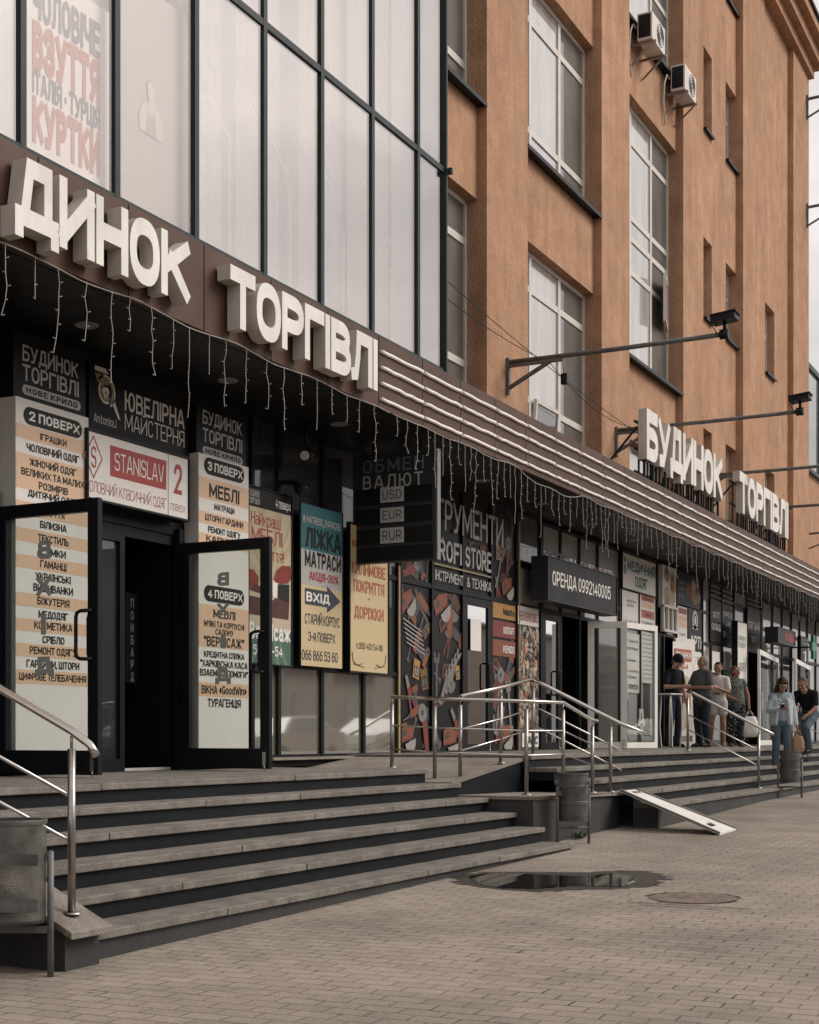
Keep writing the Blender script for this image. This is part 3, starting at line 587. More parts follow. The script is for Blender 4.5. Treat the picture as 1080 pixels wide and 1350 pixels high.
cn.box(-1, 40.5, 8.02, 9.6, TOP, TOP + .28); cn.box(-1, 40.7, 7.82, 9.6, TOP + .28, TOP + .6); cn.box(-1, 40.85, 7.62, 9.6, TOP + .6, TOP + .85)
cn.build('cornice', None, ob)
mr = MB().use(M['cable']); mr.box(-1, 40.9, 7.55, 24, TOP + .852, TOP + .93); mr.build('roof', None, ob)
def window(x0, x1, z0, z1, cols, rows, y, parent, panes, fw=.07, tw=.055):
    """white frame with a pane in each cell; cols and rows are inner bar positions as fractions from the left and from the top"""
    f = MB().use(M['white_frame'])
    f.box(x0, x0 + fw, y - .05, y + .05, z0, z1); f.box(x1 - fw, x1, y - .05, y + .05, z0, z1)
    f.box(x0 + fw, x1 - fw, y - .05, y + .05, z0, z0 + fw); f.box(x0 + fw, x1 - fw, y - .05, y + .05, z1 - fw, z1)
    xs = [x0] + [x0 + (x1 - x0) * c for c in cols] + [x1]; zs = [z1] + [z1 - (z1 - z0) * r for r in rows] + [z0]
    for q in xs[1:-1]: f.box(q - tw, q + tw, y - .042, y + .042, z0 + fw, z1 - fw)
    for q in zs[1:-1]:
        for a, b in zip(xs, xs[1:]): f.box(a + (fw if a == x0 else tw), b - (fw if b == x1 else tw), y - .036, y + .036, q - tw, q + tw)
    fo = f.build('window', None, parent, .006)
    for i, (a, b) in enumerate(zip(xs, xs[1:])):
        m = MB().use(panes[i % len(panes)])
        for r0, r1 in zip(zs, zs[1:]): m.box(a + .02, b - .02, y - .012, y + .012, r1 + .02, r0 - .02)
        m.build('pane', None, fo)
    return fo
WW, WD = M['win_white'], M['win_dark']
for z0, z1 in floors:
    window(BAY2[0] - .02, BAY2[1] + .02, z0 + .02, z1, (.27, .645), (.20, .8), YW, ob, [WW, WW, WD])
    window(15.2, BAY1[1] + .02, z0 + .02, z1, (.3, .62), (.20, .8), YW, ob, [WW, WD, WD])
for z0, z1 in stair_rows:
    window(BAY3[0] - .02, BAY3[1] + .02, z0 + .02, z1, (.30, .67), (.13, .42, .5, .63) if z1 - z0 > 3 else (.4,), YW, ob, [WW, WW, WD])
def sill(x0, x1, z, y):
    sm = MB().use(M['frame']); sm.box(x0, x1, y - .09, y + .2, z - .035, z); sm.box(x0 + .001, x1 - .001, y - .1, y - .0905, z - .06, z + .004); sm.build('sill', None, ob)
for b in (BAY1, BAY2):
    for z0, z1 in floors[1:]: sill(b[0] + .0, b[1] + .0, z0 + .02, YR - .06)
for z0, z1 in stair_rows[1:]: sill(BAY3[0], BAY3[1], z0 + .02, YR - .06)
for (a, b), rr, yy in ((NA, rows_n[:3], YP), (NB, rows_n, YP), (NC, rows_n[:2], 8.29)):
    for z0, z1 in rr:
        sill(a, b, z0, yy + .02)
        window(a, b, z0 + .01, z1, (.5,) if b - a > .6 else (), (.35,), yy + .24, ob, [WD, WW], .06, .04)
# an opened casement in the lower middle window, and one in the stair window
def casement(x0, x1, z0, z1, y, ang, name='open_casement'):
    f = MB().use(M['white_frame']); w = x1 - x0; h = z1 - z0; t = .06
    f.box(0, t, -.03, .03, 0, h); f.box(w - t, w, -.03, .03, 0, h); f.box(t, w - t, -.03, .03, 0, t); f.box(t, w - t, -.03, .03, h - t, h)
    f.use(WD); f.box(t - .01, w - t + .01, -.008, .008, t - .01, h - t + .01)
    if ang[0] == 'top': rot = Matrix.Rotation(R(ang[1]), 3, 'X'); f.xf(lambda p: rot @ p + Vector((x0, y, z0)))
    else: rot = Matrix.Rotation(R(ang[1]), 3, 'Z'); f.xf(lambda p: rot @ (p - Vector((w, 0, 0))) + Vector((x0 + w, y, z0)))
    return f.build(name, None, ob)
casement(21.42, 22.45, 5.25, 5.80, 8.715, ('top', 5))
casement(27.95, 28.75, 8.75, 9.7, 8.70, ('side', 14))
# far lower wing past the corner
fw_ = thing('far_wing', 'lower orange wing with a band of grey glazing past the corner', 'building', (50, 9, 0))
m = MB().use(M['stucco']); m.box(40.41, 75, 8.62, 20, -.5, 8.1); m.build('wall', None, fw_)
m = MB().use(M['mullion']); m.box(40.9, 75, 8.5, 8.62, 8.102, 8.2); m.box(40.9, 75, 8.5, 8.62, 11.1, 11.25)
for i in range(12): m.box(41 + i * 2.9, 41.12 + i * 2.9, 8.5, 8.62, 8.2, 11.1)
m.build('glazing_frame', None, fw_)
M['streaky'] = pane_mat('streaky_grey_pane', (.2, .21, .21), .2); m = MB().use(M['streaky']); m.box(41, 75, 8.57, 8.6, 8.2, 11.1); m.build('glazing', None, fw_)

# ================================================================ glazed extension above the canopy
YG = 7.15
ge = thing('glazed_extension', 'mirror glass curtain wall with dark mullions above the near letters', 'curtain wall', (10, YG, 4.515))
mul = [5.7, 6.77, 7.84, 8.90, 9.96, 11.03, 12.06, 13.10, 14.165, 14.84]
ZB, ZT1, ZT2, ZT3 = 4.515, 6.877, 9.24, 11.6
m = MB().use(M['mullion'])
for x in mul[:-1]: m.box(x - .030, x + .030, YG - .026, YG + .035, ZB, 12)
m.box(mul[-1] - .02, mul[-1] + .012, YG - .05, 8.39, ZB, 12)
for z in (ZB + .03, ZT1, ZT2, ZT3):
    for a, b in zip(mul, mul[1:]): m.box(a + .031, b - .031, YG - .023, YG + .033, z - .032, z + .032)
m.box(mul[-1] + .012, mul[-1] + .05, YG - .1, 8.39, ZT1 - .04, ZT1 + .03)
m.build('mullion_frame', None, ge)
for i, (a, b) in enumerate(zip(mul, mul[1:])):
    for z0, z1 in ((ZB, ZT1), (ZT1, ZT2), (ZT2, ZT3)):
        MB().use(M['bay_glass_clear'] if 7.8 < a < 9.5 else M['bay_glass']).box(a + .02, b - .01, YG - .006 + .004 * (i % 2), YG + .006 + .004 * (i % 2), z0 + .03, z1 - .03).build('glass_pane', None, ge)
rr = random.Random(21)
for i, (a, b) in enumerate(zip(mul, mul[1:])):                       # a pale curtain drawn behind each bay, not always to the edge
    cut = [.06, .05, .30, .05, .20, .22, .17, .12, .04][i] * (b - a); m = MB().use(M['room_grey'], True); n = 40; y0 = 7.42 + .03 * (i % 3)
    pts = [(a + .03 + (b - a - .04 - cut) * k / n, y0 + .010 * math.sin(k * 1.05 + i) + rr.uniform(-.003, .003)) for k in range(n + 1)]
    base = len(m.v)
    for x, y in pts: m.v += [(x, y, ZB + .03), (x, y, 12)]
    for k in range(n): q = base + 2 * k; m.face([q, q + 2, q + 3, q + 1])
    m.build('curtain', None, ge)
m = MB().use(M['sign_white']); m.box(4, 14.8, 8.25, 8.37, ZB, 12); m.build('inner_wall', None, ge)
m = MB().use(M['room_grey'])
for z in (ZB - .02, ZT2 - .1): m.box(4, 14.8, YG + .101, 8.24, z, z + .05)
m.build('floor_slab', None, ge)
M['thread'] = mat('grey_thread', (.33, .30, .29), .7)
for i, (a, b) in enumerate(zip(mul[4:8], mul[5:9])):                 # wire star ornaments strung behind the glass
    m = MB().use(M['thread']); xc = a + .36
    for zc, r in ((ZB + .55, .26), (ZB + 1.15, .22), (ZB + 1.62, .14)):
        P = [(xc + r * math.cos(R(90 + 60 * k + 8 * i)), 7.27, zc + r * 1.15 * math.sin(R(90 + 60 * k + 8 * i))) for k in range(6)]
        for k in range(6): m.tube([P[k], P[(k + 1) % 6]], .0028, 4); m.tube([P[k], P[(k + 2) % 6]], .0022, 4)
    m.tube([(xc, 7.27, ZB + .1), (xc, 7.27, ZT1 - .1)], .002, 4); m.build('wire_ornament', None, ge)
    m = MB().use(M['white_frame']); m.box(b - .33, b - .305, 7.30, 7.32, ZB + .04, ZB + 1.25 - .1 * i); m.obox((a + .05, 7.33, ZB + 1.75), (b - .3, 7.33, ZB + 1.25), .015, .025); m.build('curtain_rail', None, ge)
# poster hanging inside the glass
def board(name, label, cat, x0, x1, z0, z1, y, d, face, side=None, group=None, rim=0):
    t = thing(name, label, cat, ((x0 + x1) / 2, y + d, z0), group)
    m = MB(); m.use(face); m.box(x0, x1, y, y + d, z0, z1)
    m.build('panel', None, t, .004 if d > .03 else 0)
    if rim:
        f = MB().use(side); e = .004
        for q in ((x0 - rim, x0 - .001, z0 - rim, z1 + rim), (x1 + .001, x1 + rim, z0 - rim, z1 + rim), (x0 - .001, x1 + .001, z0 - rim, z0 - .001), (x0 - .001, x1 + .001, z1 + .001, z1 + rim)): f.box(q[0], q[1], y - .015, y + d + .005, q[2], q[3])
        f.build('rim', None, t)
    return t
px0, px1 = fx(34, 7.24), fx(148, 7.24)
zp0, zp1 = fz(34, 196, 7.24), fz(34, -60, 7.24)
M['poster_white'] = mat('bright_paper', (.88, .86, .83), .6, var=.04)
t = board('window_poster', 'large white poster advertising shoes and jackets behind the upper glass', 'poster', px0, px1, zp0, zp1, 7.24, .01, M['poster_white'])
m = MB(); w = px1 - px0
def zpx(py, px=90, Y=7.24): return fz(px, py, Y)
M['pale_ink'] = mat('faded_grey_ink', (.07, .065, .065), .5); M['poster_orange'] = mat('strong_orange_ink', (.44, .10, .025), .5)
for s, ya, yb, q, wt in (('ЧОЛОВІЧЕ', 52, 4, M['pale_ink'], .2), ('ВЗУТТЯ', 118, 55, M['poster_orange'], .26), ('ІТАЛІЯ • ТУРЦІЯ', 149, 119, M['pale_ink'], .2), ('КУРТКИ', 212, 152, M['poster_orange'], .26)):
    put_text(m, s, q, px0 + .07 * w, px1 - .155 * w, zpx(ya), zpx(yb), 7.234, wt)
m.build('lettering', None, t)
# faded portrait banner in the next bay (an anonymous figure)
M['faint'] = mat('faded_print', (.52, .49, .465), .6); M['faint_dark'] = mat('faded_print_dark', (.44, .41, .39), .6)
x0, x1 = fx(160, 7.26), fx(247, 7.26)
t = board('window_banner', 'faded pale banner with a small figure behind the upper glass', 'poster', x0, x1, 4.6, 6.5, 7.26, .01, M['faint'])
m = MB().use(M['faint_dark']); cx = fx(200, 7.25); cz = fz(200, 125, 7.25)
def ell(mb, cx, cz, rx, rz, y, n=20, a0=0, a1=360): mb.poly([(cx + rx * math.cos(R(a0 + (a1 - a0) * i / n)), y, cz + rz * math.sin(R(a0 + (a1 - a0) * i / n))) for i in range(n)])
M['faint_face'] = mat('faded_print_face', (.66, .63, .60), .6); m.use(M['faint_face'])
ell(m, cx, cz + .02, .05, .085, 7.2515)
m.poly([(cx + u, 7.2540, cz + v) for u, v in ((-.15, -.34), (.15, -.34), (.165, -.22), (.12, -.12), (.04, -.085), (.03, -.04), (-.03, -.04), (-.04, -.085), (-.12, -.12), (-.165, -.22))])
m.use(M['faint_dark']); ell(m, cx, cz + .055, .056, .068, 7.2530); m.poly([(cx + u, 7.2525, cz + v) for u, v in ((-.07, -.34), (.07, -.34), (.045, -.13), (0, -.2), (-.045, -.13))])
m.build('print', None, t)

# ================================================================ canopy
YF, ZS, ZTOP = 7.06, 3.77, 4.512
cp = thing('entrance_canopy', 'long brown panelled canopy fascia with four white light lines over the shop doors', 'canopy', (30, YF, ZS))
seams = [4.8, 5.85, 6.9, 7.92, 8.95, 9.97, 11.02, 12.05, 13.1] + [14.12 + 1.0 * i for i in range(52)]
m = MB().use(M['brown'])
for a, b in zip(seams, seams[1:]): m.box(a + .007, b - .007, YF, YF + .03, ZS + .003, ZTOP)
m.build('fascia', None, cp, .003)
m = MB().use(M['black']); m.box(4.8, 66, YF + .031, YF + .08, ZS + .005, ZTOP - .01); m.build('fascia_backing', None, cp)
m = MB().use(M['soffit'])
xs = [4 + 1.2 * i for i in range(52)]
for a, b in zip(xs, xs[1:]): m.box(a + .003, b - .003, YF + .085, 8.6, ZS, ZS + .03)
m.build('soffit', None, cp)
m = MB().use(M['cable']); m.box(4, 66, YF + .02, 8.395, ZTOP - .04 + .0, ZTOP - .012); m.build('canopy_roof', None, cp)
rr = random.Random(4)
for z in (4.365, 4.195, 4.03, 3.865):
    m = MB().use(M['rope'])
    for a, b in zip(seams[8:], seams[9:]):
        pts = []; n = 7 if a < 25 else 3
        for k in range(n + 1): pts.append((a + .02 + (b - a - .04) * k / n, YF - .016, z + rr.uniform(-.006, .006)))
        m.tube(pts, .0195, 6)
    m.build('light_line', None, cp)
for i, x in enumerate([onY(112, 432, 7.84).x, onY(298, 505, 7.84).x, onY(445, 562, 7.84).x] + [15.3 + 2.15 * i for i in range(12)]):
    m = MB().use(M['mid_grey']); m.lathe((x, 7.82, ZS - .012), [(.062, .011), (.075, .004), (.092, 0), (.10, .006), (.10, .012)], 24)
    m.use(M['mid_grey']); m.lathe((x, 7.82, ZS - .012), [(.0005, .0085), (.062, .0085)], 24); m.build('downlight', None, cp)

# ================================================================ channel letters
def word(root, letters, Yf, depth, t=.2, wf=1.55):
    for ch, xa, xb, za, zb in letters:
        w, V, T = text_tris(ch, t, 0, wf); sx = (xb - xa) / w
        m = MB(); solid_text(m, ch, M['white_plastic'], M['grime_side'], xa, za, zb - za, sx, Yf, depth, t, wf=wf)
        m.build('letter', None, root)
def spread(s, pxa, pxb, Y, z0, z1, t=.2, gap=.1):
    """letters in even spacing between two measured ends"""
    xa, xb = fx(pxa, Y), fx(pxb, Y); w, _, _ = text_tris(s, t, gap, 1.55); sx = (xb - xa) / w; x = xa; out = []
    for c in s:
        wc = text_tris(c, t, 0, 1.55)[0]; out.append((c, x, x + wc * sx, z0, z1)); x += (wc + gap) * sx
    return out
YL = 6.90
n1 = thing('letter_sign', 'large white three dimensional letters fixed on the brown fascia above the open black doors', 'sign', (10, YL, 3.8))
dy = spread('ДИНОК', 21, 250, YL, 3.852, 4.37, .25, .06)
sp = dy[1][1] - dy[0][1]
word(n1, dy + spread('ТОРГІВЛІ', 304, 498, YL, 3.852, 4.37, .25, .06), YL, .135, .25)
YL2 = 7.22
n2 = thing('letter_sign', 'white three dimensional letters standing on black stands on top of the canopy', 'sign', (28, YL2, 4.55))
L2 = spread('БУДИНОК', 853, 952.5, YL2, 4.93, 5.77, .25, .06) + spread('ТОРГІВЛІ', 975.5, 1039.5, YL2, 4.93, 5.77, .25, .06)
word(n2, L2, YL2, .15, .25)
m = MB().use(M['cable'])
for c_, xa, xb, za, zb in L2:
    for x in (xa + .08, xb - .08):
        m.box(x - .02, x + .02, YL2 + .05, YL2 + .09, 4.51, 4.925); m.box(x - .016, x + .016, YL2 + .152, YL2 + .18, 4.7, 5.6)
for z in (4.72, 5.1, 5.55): m.box(L2[0][1] - .05, L2[6][2], YL2 + .181, YL2 + .21, z, z + .035); m.box(L2[7][1] - .05, L2[-1][2], YL2 + .181, YL2 + .21, z, z + .035)
for x in (L2[0][1] + .1, L2[3][1], L2[6][2] - .1, L2[7][1] + .1, L2[-1][2] - .1): m.obox((x, YL2 + .2, 5.5), (x, 8.3, 4.53), .03, .03)
m.build('stand', None, n2)

# ================================================================ shop fronts under the canopy
YS = 8.40
SX = lambda px: fx(px, YS)
def storefront(name, label, xs, zs, cells, fr=None, loc=None, w=.03, skipbars=()):
    """frame of bars at xs and zs; cells(i, j) gives the pane's material or None for an opening"""
    fr = fr or M['frame']; t = thing(name, label, 'shop front', loc or ((xs[0] + xs[-1]) / 2, YS, zs[0]))
    f = MB().use(fr)
    for x in xs: f.box(x - w, x + w, YS - .03, YS + .05, zs[0], zs[-1])
    for j, z in enumerate(zs):
        for i, (a, b) in enumerate(zip(xs, xs[1:])):
            if (i, j) in skipbars: continue
            f.box(a + w, b - w, YS - .025, YS + .045, z - w, z + w)
    f.build('shop_frame', None, t)
    for i, (a, b) in enumerate(zip(xs, xs[1:])):
        for j, (c, d) in enumerate(zip(zs, zs[1:])):
            q = cells(i, j)
            if q: MB().use(q).box(a + w - .005, b - w + .005, YS + .004, YS + .012, c + w - .005, d - w + .005).build('pane', None, t)
    return t
def door(root, hinge, free, z0, z1, fr, fw, gl, letters=(), handle='bow', kick=0, lw=.1, hz=1.05, name='door'):
    """hinged leaf: u runs from the hinge to the free edge, n is its thickness"""
    H = Vector((*hinge, 0)); U = (Vector((*free, 0)) - H); wd = U.length; U.normalize(); N = Vector((U.y, -U.x, 0))
    T = lambda p: H + U * p.x + N * p.y + Vector((0, 0, p.z))
    f = MB().use(fr); e = .028
    f.box(0, fw, -e, e, z0, z1); f.box(wd - fw, wd, -e, e, z0, z1); f.box(fw, wd - fw, -e, e, z1 - fw, z1); f.box(fw, wd - fw, -e, e, z0, z0 + fw + kick)
    fo = f.xf(T).build(name, None, root, .004)
    MB().use(gl).box(fw - .01, wd - fw + .01, -.006, .006, z0 + fw + kick - .01, z1 - fw + .01).xf(T).build('glass', None, fo)
    if letters:
        m = MB()
        for ch, u0, u1, za, zb, mirror in letters:
            put_text(m, ch, M['door_letter'] if mirror else M['sign_white'], u0, u1, za, zb, -.009, .26, mirror=mirror, axis=lambda u, v: (u, .0095, v))
        m.xf(T).build('lettering', None, fo)
    if handle:
        m = MB().use(M['black'] if handle == 'bow' else M['pale_metal'])
        u = wd - fw * .45
        for s in ((1, -1) if handle == 'bow' else (-1,)):
            a = .075 * s; ui = u - .135
            if handle == 'bow': pts = [(u, .03 * s, hz + .19), (u - .02, a, hz + .192), (u - .09, a, hz + .19), (ui + .01, a, hz + .175), (ui, a, hz + .14), (ui, a, hz - .14), (ui + .01, a, hz - .175), (u - .09, a, hz - .19), (u - .02, a, hz - .192), (u, .03 * s, hz - .19)]
            else: pts = [(u, .03 * s, hz - .19), (u - .01, a * .85, hz - .185), (u - .015, a, hz - .16), (u - .02, a, hz + .16), (u - .01, a * .85, hz + .185), (u, .03 * s, hz + .19)]
            m.tube([Vector(p) for p in pts], .015, 8)
        m.xf(T).build('handle', None, fo); m = MB().use(M['steel']); m.box(wd - fw * .7, wd - fw * .35, .0285, .036, z0 + .03, z0 + .16); m.tube([(wd - fw * .5, .033, z0 + .03), (wd - fw * .5, .033, z0 - .012)], .008, 6)
        m.xf(T).build('bolt', None, fo)
    return fo
def sign(name, label, cat, px, pt, pb, Y, d, face, side=None, rim=0, right_px=None):
    """board whose left edge is at px with its top at row pt and its bottom at row pb on the plane Y"""
    x0, x1 = fx(px, Y), fx(right_px, Y); z1, z0 = fz(px, pt, Y), fz(px, pb, Y)
    t = board(name, label, cat, x0, x1, z0, z1, Y, d, face, side, None, rim)
    t['rect'] = [x0, x1, z0, z1, Y]
    return t
def letter(t, rows, name='lettering', dy=.004):
    x0, x1, z0, z1, Y = t['rect']; m = MB()
    for s, u0, u1, v0, v1, q, wt, *al in rows:
        put_text(m, s, q, x0 + (x1 - x0) * u0, x0 + (x1 - x0) * u1, z0 + (z1 - z0) * v0, z0 + (z1 - z0) * v1, Y - dy, wt, align=al[0] if al else 'c')
    return m.build(name, None, t)
def rect(mb, q, x0, x1, z0, z1, y): mb.use(q); mb.poly([(x0, y, z0), (x1, y, z0), (x1, y, z1), (x0, y, z1)])
def pill(mb, q, x0, x1, z0, z1, y):
    mb.use(q); r = (z1 - z0) / 2; zc = (z0 + z1) / 2
    mb.poly([(x1 - r + r * math.cos(R(a)), y, zc + r * math.sin(R(a))) for a in range(-90, 91, 18)] + [(x0 + r + r * math.cos(R(a)), y, zc + r * math.sin(R(a))) for a in range(90, 271, 18)])

# --- dark interior behind the fronts
si = thing('shop_interior', 'dark back wall and floor of the shops seen through the open doors', 'interior', (20, 9.8, 0))
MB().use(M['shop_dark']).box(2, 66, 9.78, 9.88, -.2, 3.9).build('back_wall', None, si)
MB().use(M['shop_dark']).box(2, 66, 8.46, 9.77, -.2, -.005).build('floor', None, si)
# --- entrance with two open black leaves
ent = thing('entrance_portal', 'black clad entrance with two open glazed black door leaves at the near end', 'shop front', (10.4, YS, 0))
dA, dB, hz_ = SX(118), 11.42, 2.30
m = MB().use(M['frame'])
m.box(4, dA, YS, YS + .06, 0, ZS); m.box(dB, SX(330), YS, YS + .06, 0, ZS); m.box(dA, dB, YS, YS + .06, hz_, ZS)
for x in (8.86, SX(118) + .02, 11.40): m.box(x - .03, x + .03, YS - .06, YS - .001, 0, 2.36)
m.build('cladding', None, ent)
m = MB().use(M['frame']); xm = SX(167)
m.box(dA, dA + .07, YS + .02, YS + .1, 0, hz_ - .001); m.box(xm - .07, xm, YS + .02, YS + .1, 0, hz_ - .001); m.box(dA + .07, xm - .07, YS + .02, YS + .1, 0, .12); m.box(dA + .07, xm - .07, YS + .02, YS + .1, hz_ - .16, hz_ - .001)
m.box(xm, dB, YS + .02, YS + .1, hz_ - .1, hz_ - .001)
m.build('side_light_frame', None, ent)
MB().use(M['pane_dark']).box(dA + .065, xm - .065, YS + .055, YS + .065, .115, hz_ - .155).build('pane', None, ent)
m = MB().use(M['pale_metal']); m.box(xm + .01, dB - .05, YS + .05, YS + .12, .002, .028); m.build('threshold', None, ent)
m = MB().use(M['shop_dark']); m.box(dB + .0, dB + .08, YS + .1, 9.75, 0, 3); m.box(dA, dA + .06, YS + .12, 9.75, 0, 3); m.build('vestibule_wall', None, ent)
L1 = []; L2_ = []
for ch, pa, pb, ya, yb in (('В', 50, 68, 738, 713), ('Х', 49, 69, 787, 760), ('І', 55, 62, 837, 810), ('Д', 48, 72, 890, 866)):
    a, b = onX(pa, ya, 8.9), onX(pb, yb, 8.9); L1.append((ch, 8.36 - a.y, 8.36 - b.y, a.z, onX(pa, yb, 8.9).z, True))
for ch, pa, pb, ya, yb in (('В', 287, 303, 773, 755), ('Х', 287, 303, 813, 795), ('І', 292, 298, 855, 836), ('Д', 285, 305, 900, 880)):
    a, b = onX(pa, ya, 11.39), onX(pb, yb, 11.39); L2_.append((ch, 8.33 - a.y, 8.33 - b.y, a.z, onX(pa, yb, 11.39).z, True))
door(ent, (8.90, 8.36), (8.90, 7.30), .02, 2.216, M['frame'], .105, M['door_glass'], L1, kick=.09, hz=1.13)
door(ent, (11.39, 8.33), (11.39, 7.30), .02, 2.216, M['frame'], .105, M['door_glass'], L2_, kick=.09, hz=1.13)
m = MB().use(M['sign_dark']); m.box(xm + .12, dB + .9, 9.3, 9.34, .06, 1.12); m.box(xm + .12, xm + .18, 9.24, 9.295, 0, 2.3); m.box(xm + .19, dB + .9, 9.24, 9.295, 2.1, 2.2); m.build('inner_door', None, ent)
# vertical sign inside the doorway
x0, x1 = fx(166, 8.72), fx(182, 8.72)
t = board('vertical_sign', 'narrow black vertical sign with dull grey letters inside the open doorway', 'sign', x0, x1, fz(174, 900, 8.72), fz(174, 782, 8.72), 8.72, .05, M['sign_black'])
m = MB()
for i, ch in enumerate('ПОМБАРД'):
    za, zb = fz(174, 801 + i * 16.2, 8.716), fz(174, 789 + i * 16.2, 8.716); put_text(m, ch, M['letter_grey'], x0 + .07, x1 - .07, za, zb, 8.715, .2)
m.build('lettering', None, t)
# --- the two floor directories
def directory(label, pxl, pxr, side_px, hdr_top, hdr_bot, bot, title_rows, rows, pills, stripes, cpx):
    Y = 8.22; x0, x1 = fx(pxl, Y), fx(pxr, Y); w = x1 - x0; zt = fz(pxl, hdr_bot, Y); zb = .02
    t = thing('floor_directory', label, 'sign', ((x0 + x1) / 2, 8.3, 0))
    MB().use(M['sign_white']).box(x0, x1, Y, 8.395, zb + .001, zt).build('panel', None, t, .004)
    ztop = min(ZS - .01, fz(pxl, hdr_top, Y)); MB().use(M['sign_black']).box(x0 + .006, x1 - .004, Y + .03, 8.394, zt + .001, ztop).build('header_panel', None, t)
    Z = lambda py: fz(cpx, py, Y)
    m = MB()
    for a, b in stripes: m = MB(); rect(m, M['peach'], x0 + .004, x1 - .004, Z(b), Z(a), Y - .0015); m.build('stripe', None, t)
    m = MB(); rect(m, M['black'], x0 + .004, x1 - .004, zb + .002, .17, Y - .0015); m.build('base_band', None, t)
    m = MB()
    for s, py, h, u0, u1 in title_rows:
        if s[0] == '*': pill(m, M['plate_grey'], x0 + w * .12, x0 + w * .92, Z(py + h / 2), Z(py - h / 2), Y + .027); put_text(m, s[1:], M['ink'], x0 + w * .17, x0 + w * .87, Z(py + h * .3), Z(py - h * .3), Y + .024, .2, .22)
        else: put_text(m, s, M['plate_grey'], x0 + w * u0, x0 + w * u1, Z(py + h / 2), Z(py - h / 2), Y + .026, .15)
    for s, py, h in pills:
        pill(m, M['ink'], x0 + w * .1, x0 + w * .9, Z(py + h / 2), Z(py - h / 2), Y - .003); put_text(m, s, M['sign_white'], x0 + w * .17, x0 + w * .86, Z(py + h * .27), Z(py - h * .27), Y - .006, .2)
    for s, py, h, hw in rows: put_text(m, s, M['ink'], x0 + w * (.5 - hw), x0 + w * (.5 + hw), Z(py + h / 2), Z(py - h / 2), Y - .004, .17)
    m.build('lettering', None, t)
    return t
directory('tall white and peach striped floor directory headed second floor behind the left open leaf', 20.7, 117, 8, 432, 521.5, 1010,
  [('БУДИНОК', 476, 21, .12, .88), ('ТОРГІВЛІ', 501, 21, .12, .89), ('*НОВЕ КРИЛО', 523, 13, 0, 0)],
  [('ІГРАШКИ', 580, 9, .18), ('ЧОЛОВІЧИЙ ОДЯГ', 597.5, 10, .36), ('ЖІНОЧИЙ ОДЯГ', 616, 9.5, .32), ('ВЕЛИКИХ ТА МАЛИХ', 630, 9.5, .43), ('РОЗМІРІВ', 644, 9.5, .2), ('ДИТЯЧИЙ ОДЯГ', 656.5, 9, .34),
   ('ВЗУТТЯ', 677.5, 9, .15), ('БІЛИЗНА', 694, 9.5, .18), ('ТЕКСТИЛЬ', 712, 10, .21), ('СУМКИ', 729, 10, .17), ('ГАМАНЦІ', 745.5, 10, .18), ('УКРАЇНСЬКІ', 762, 10, .24), ('ВИШИВАНКИ', 777, 10, .27), ('БІЖУТЕРІЯ', 794, 10, .22),
   ('МЕДОДЯГ', 811.5, 10, .2), ('КОСМЕТИКА', 826, 10, .26), ('СРІБЛО', 844, 10, .15), ('РЕМОНТ ОДЯГУ', 859, 10, .32), ('ГАРДИНИ, ШТОРИ', 876.5, 10, .36), ('ЦИФРОВЕ ТЕЛЕБАЧЕННЯ', 893.5, 9.5, .46)],
  [('2 ПОВЕРХ', 557, 23)], [(570, 588), (607, 652), (668, 686), (703, 720), (737, 754), (786, 803), (819, 835), (851, 868), (885, 903)], 69)
directory('tall striped floor directory listing third and fourth floor shops behind the right open leaf', 262, 328, 243, 530, 596, 1008,
  [('БУДИНОК', 557, 18, .12, .9), ('ТОРГІВЛІ', 580, 18, .12, .91), ('*НОВЕ КРИЛО', 600, 11, 0, 0)],
  [('МЕБЛІ', 651, 18, .3), ('МАТРАЦИ', 671, 8, .2), ('ШТОРИ ГАРДИНИ', 687, 8.5, .38), ('РЕМОНТ ОДЯГУ', 702, 8.5, .32), ('КАРНИЗИ', 714, 8, .36), ('МЕБЛІ', 810.5, 11, .22), ("М'ЯКІ ТА КОРПУСНІ", 824.5, 8, .4), ('САЛОНУ', 834, 8, .18),
   ('"ВЕРНІСАЖ"', 847, 13, .4), ('КРЕДИТНА СПІЛКА', 864, 8, .4), ('"ХАРКІВСЬКА КАСА', 876, 9, .47), ('ВЗАЄМОДОПОМОГИ"', 888, 9, .48), ('ВІКНА «GoodWin»', 910, 11, .45), ('ТУРАГЕНЦІЯ', 927, 11, .33)],
  [('3 ПОВЕРХ', 620, 22), ('4 ПОВЕРХ', 785, 21)], [(636, 663), (680, 696), (708, 722), (800, 855), (901, 919)], 295)
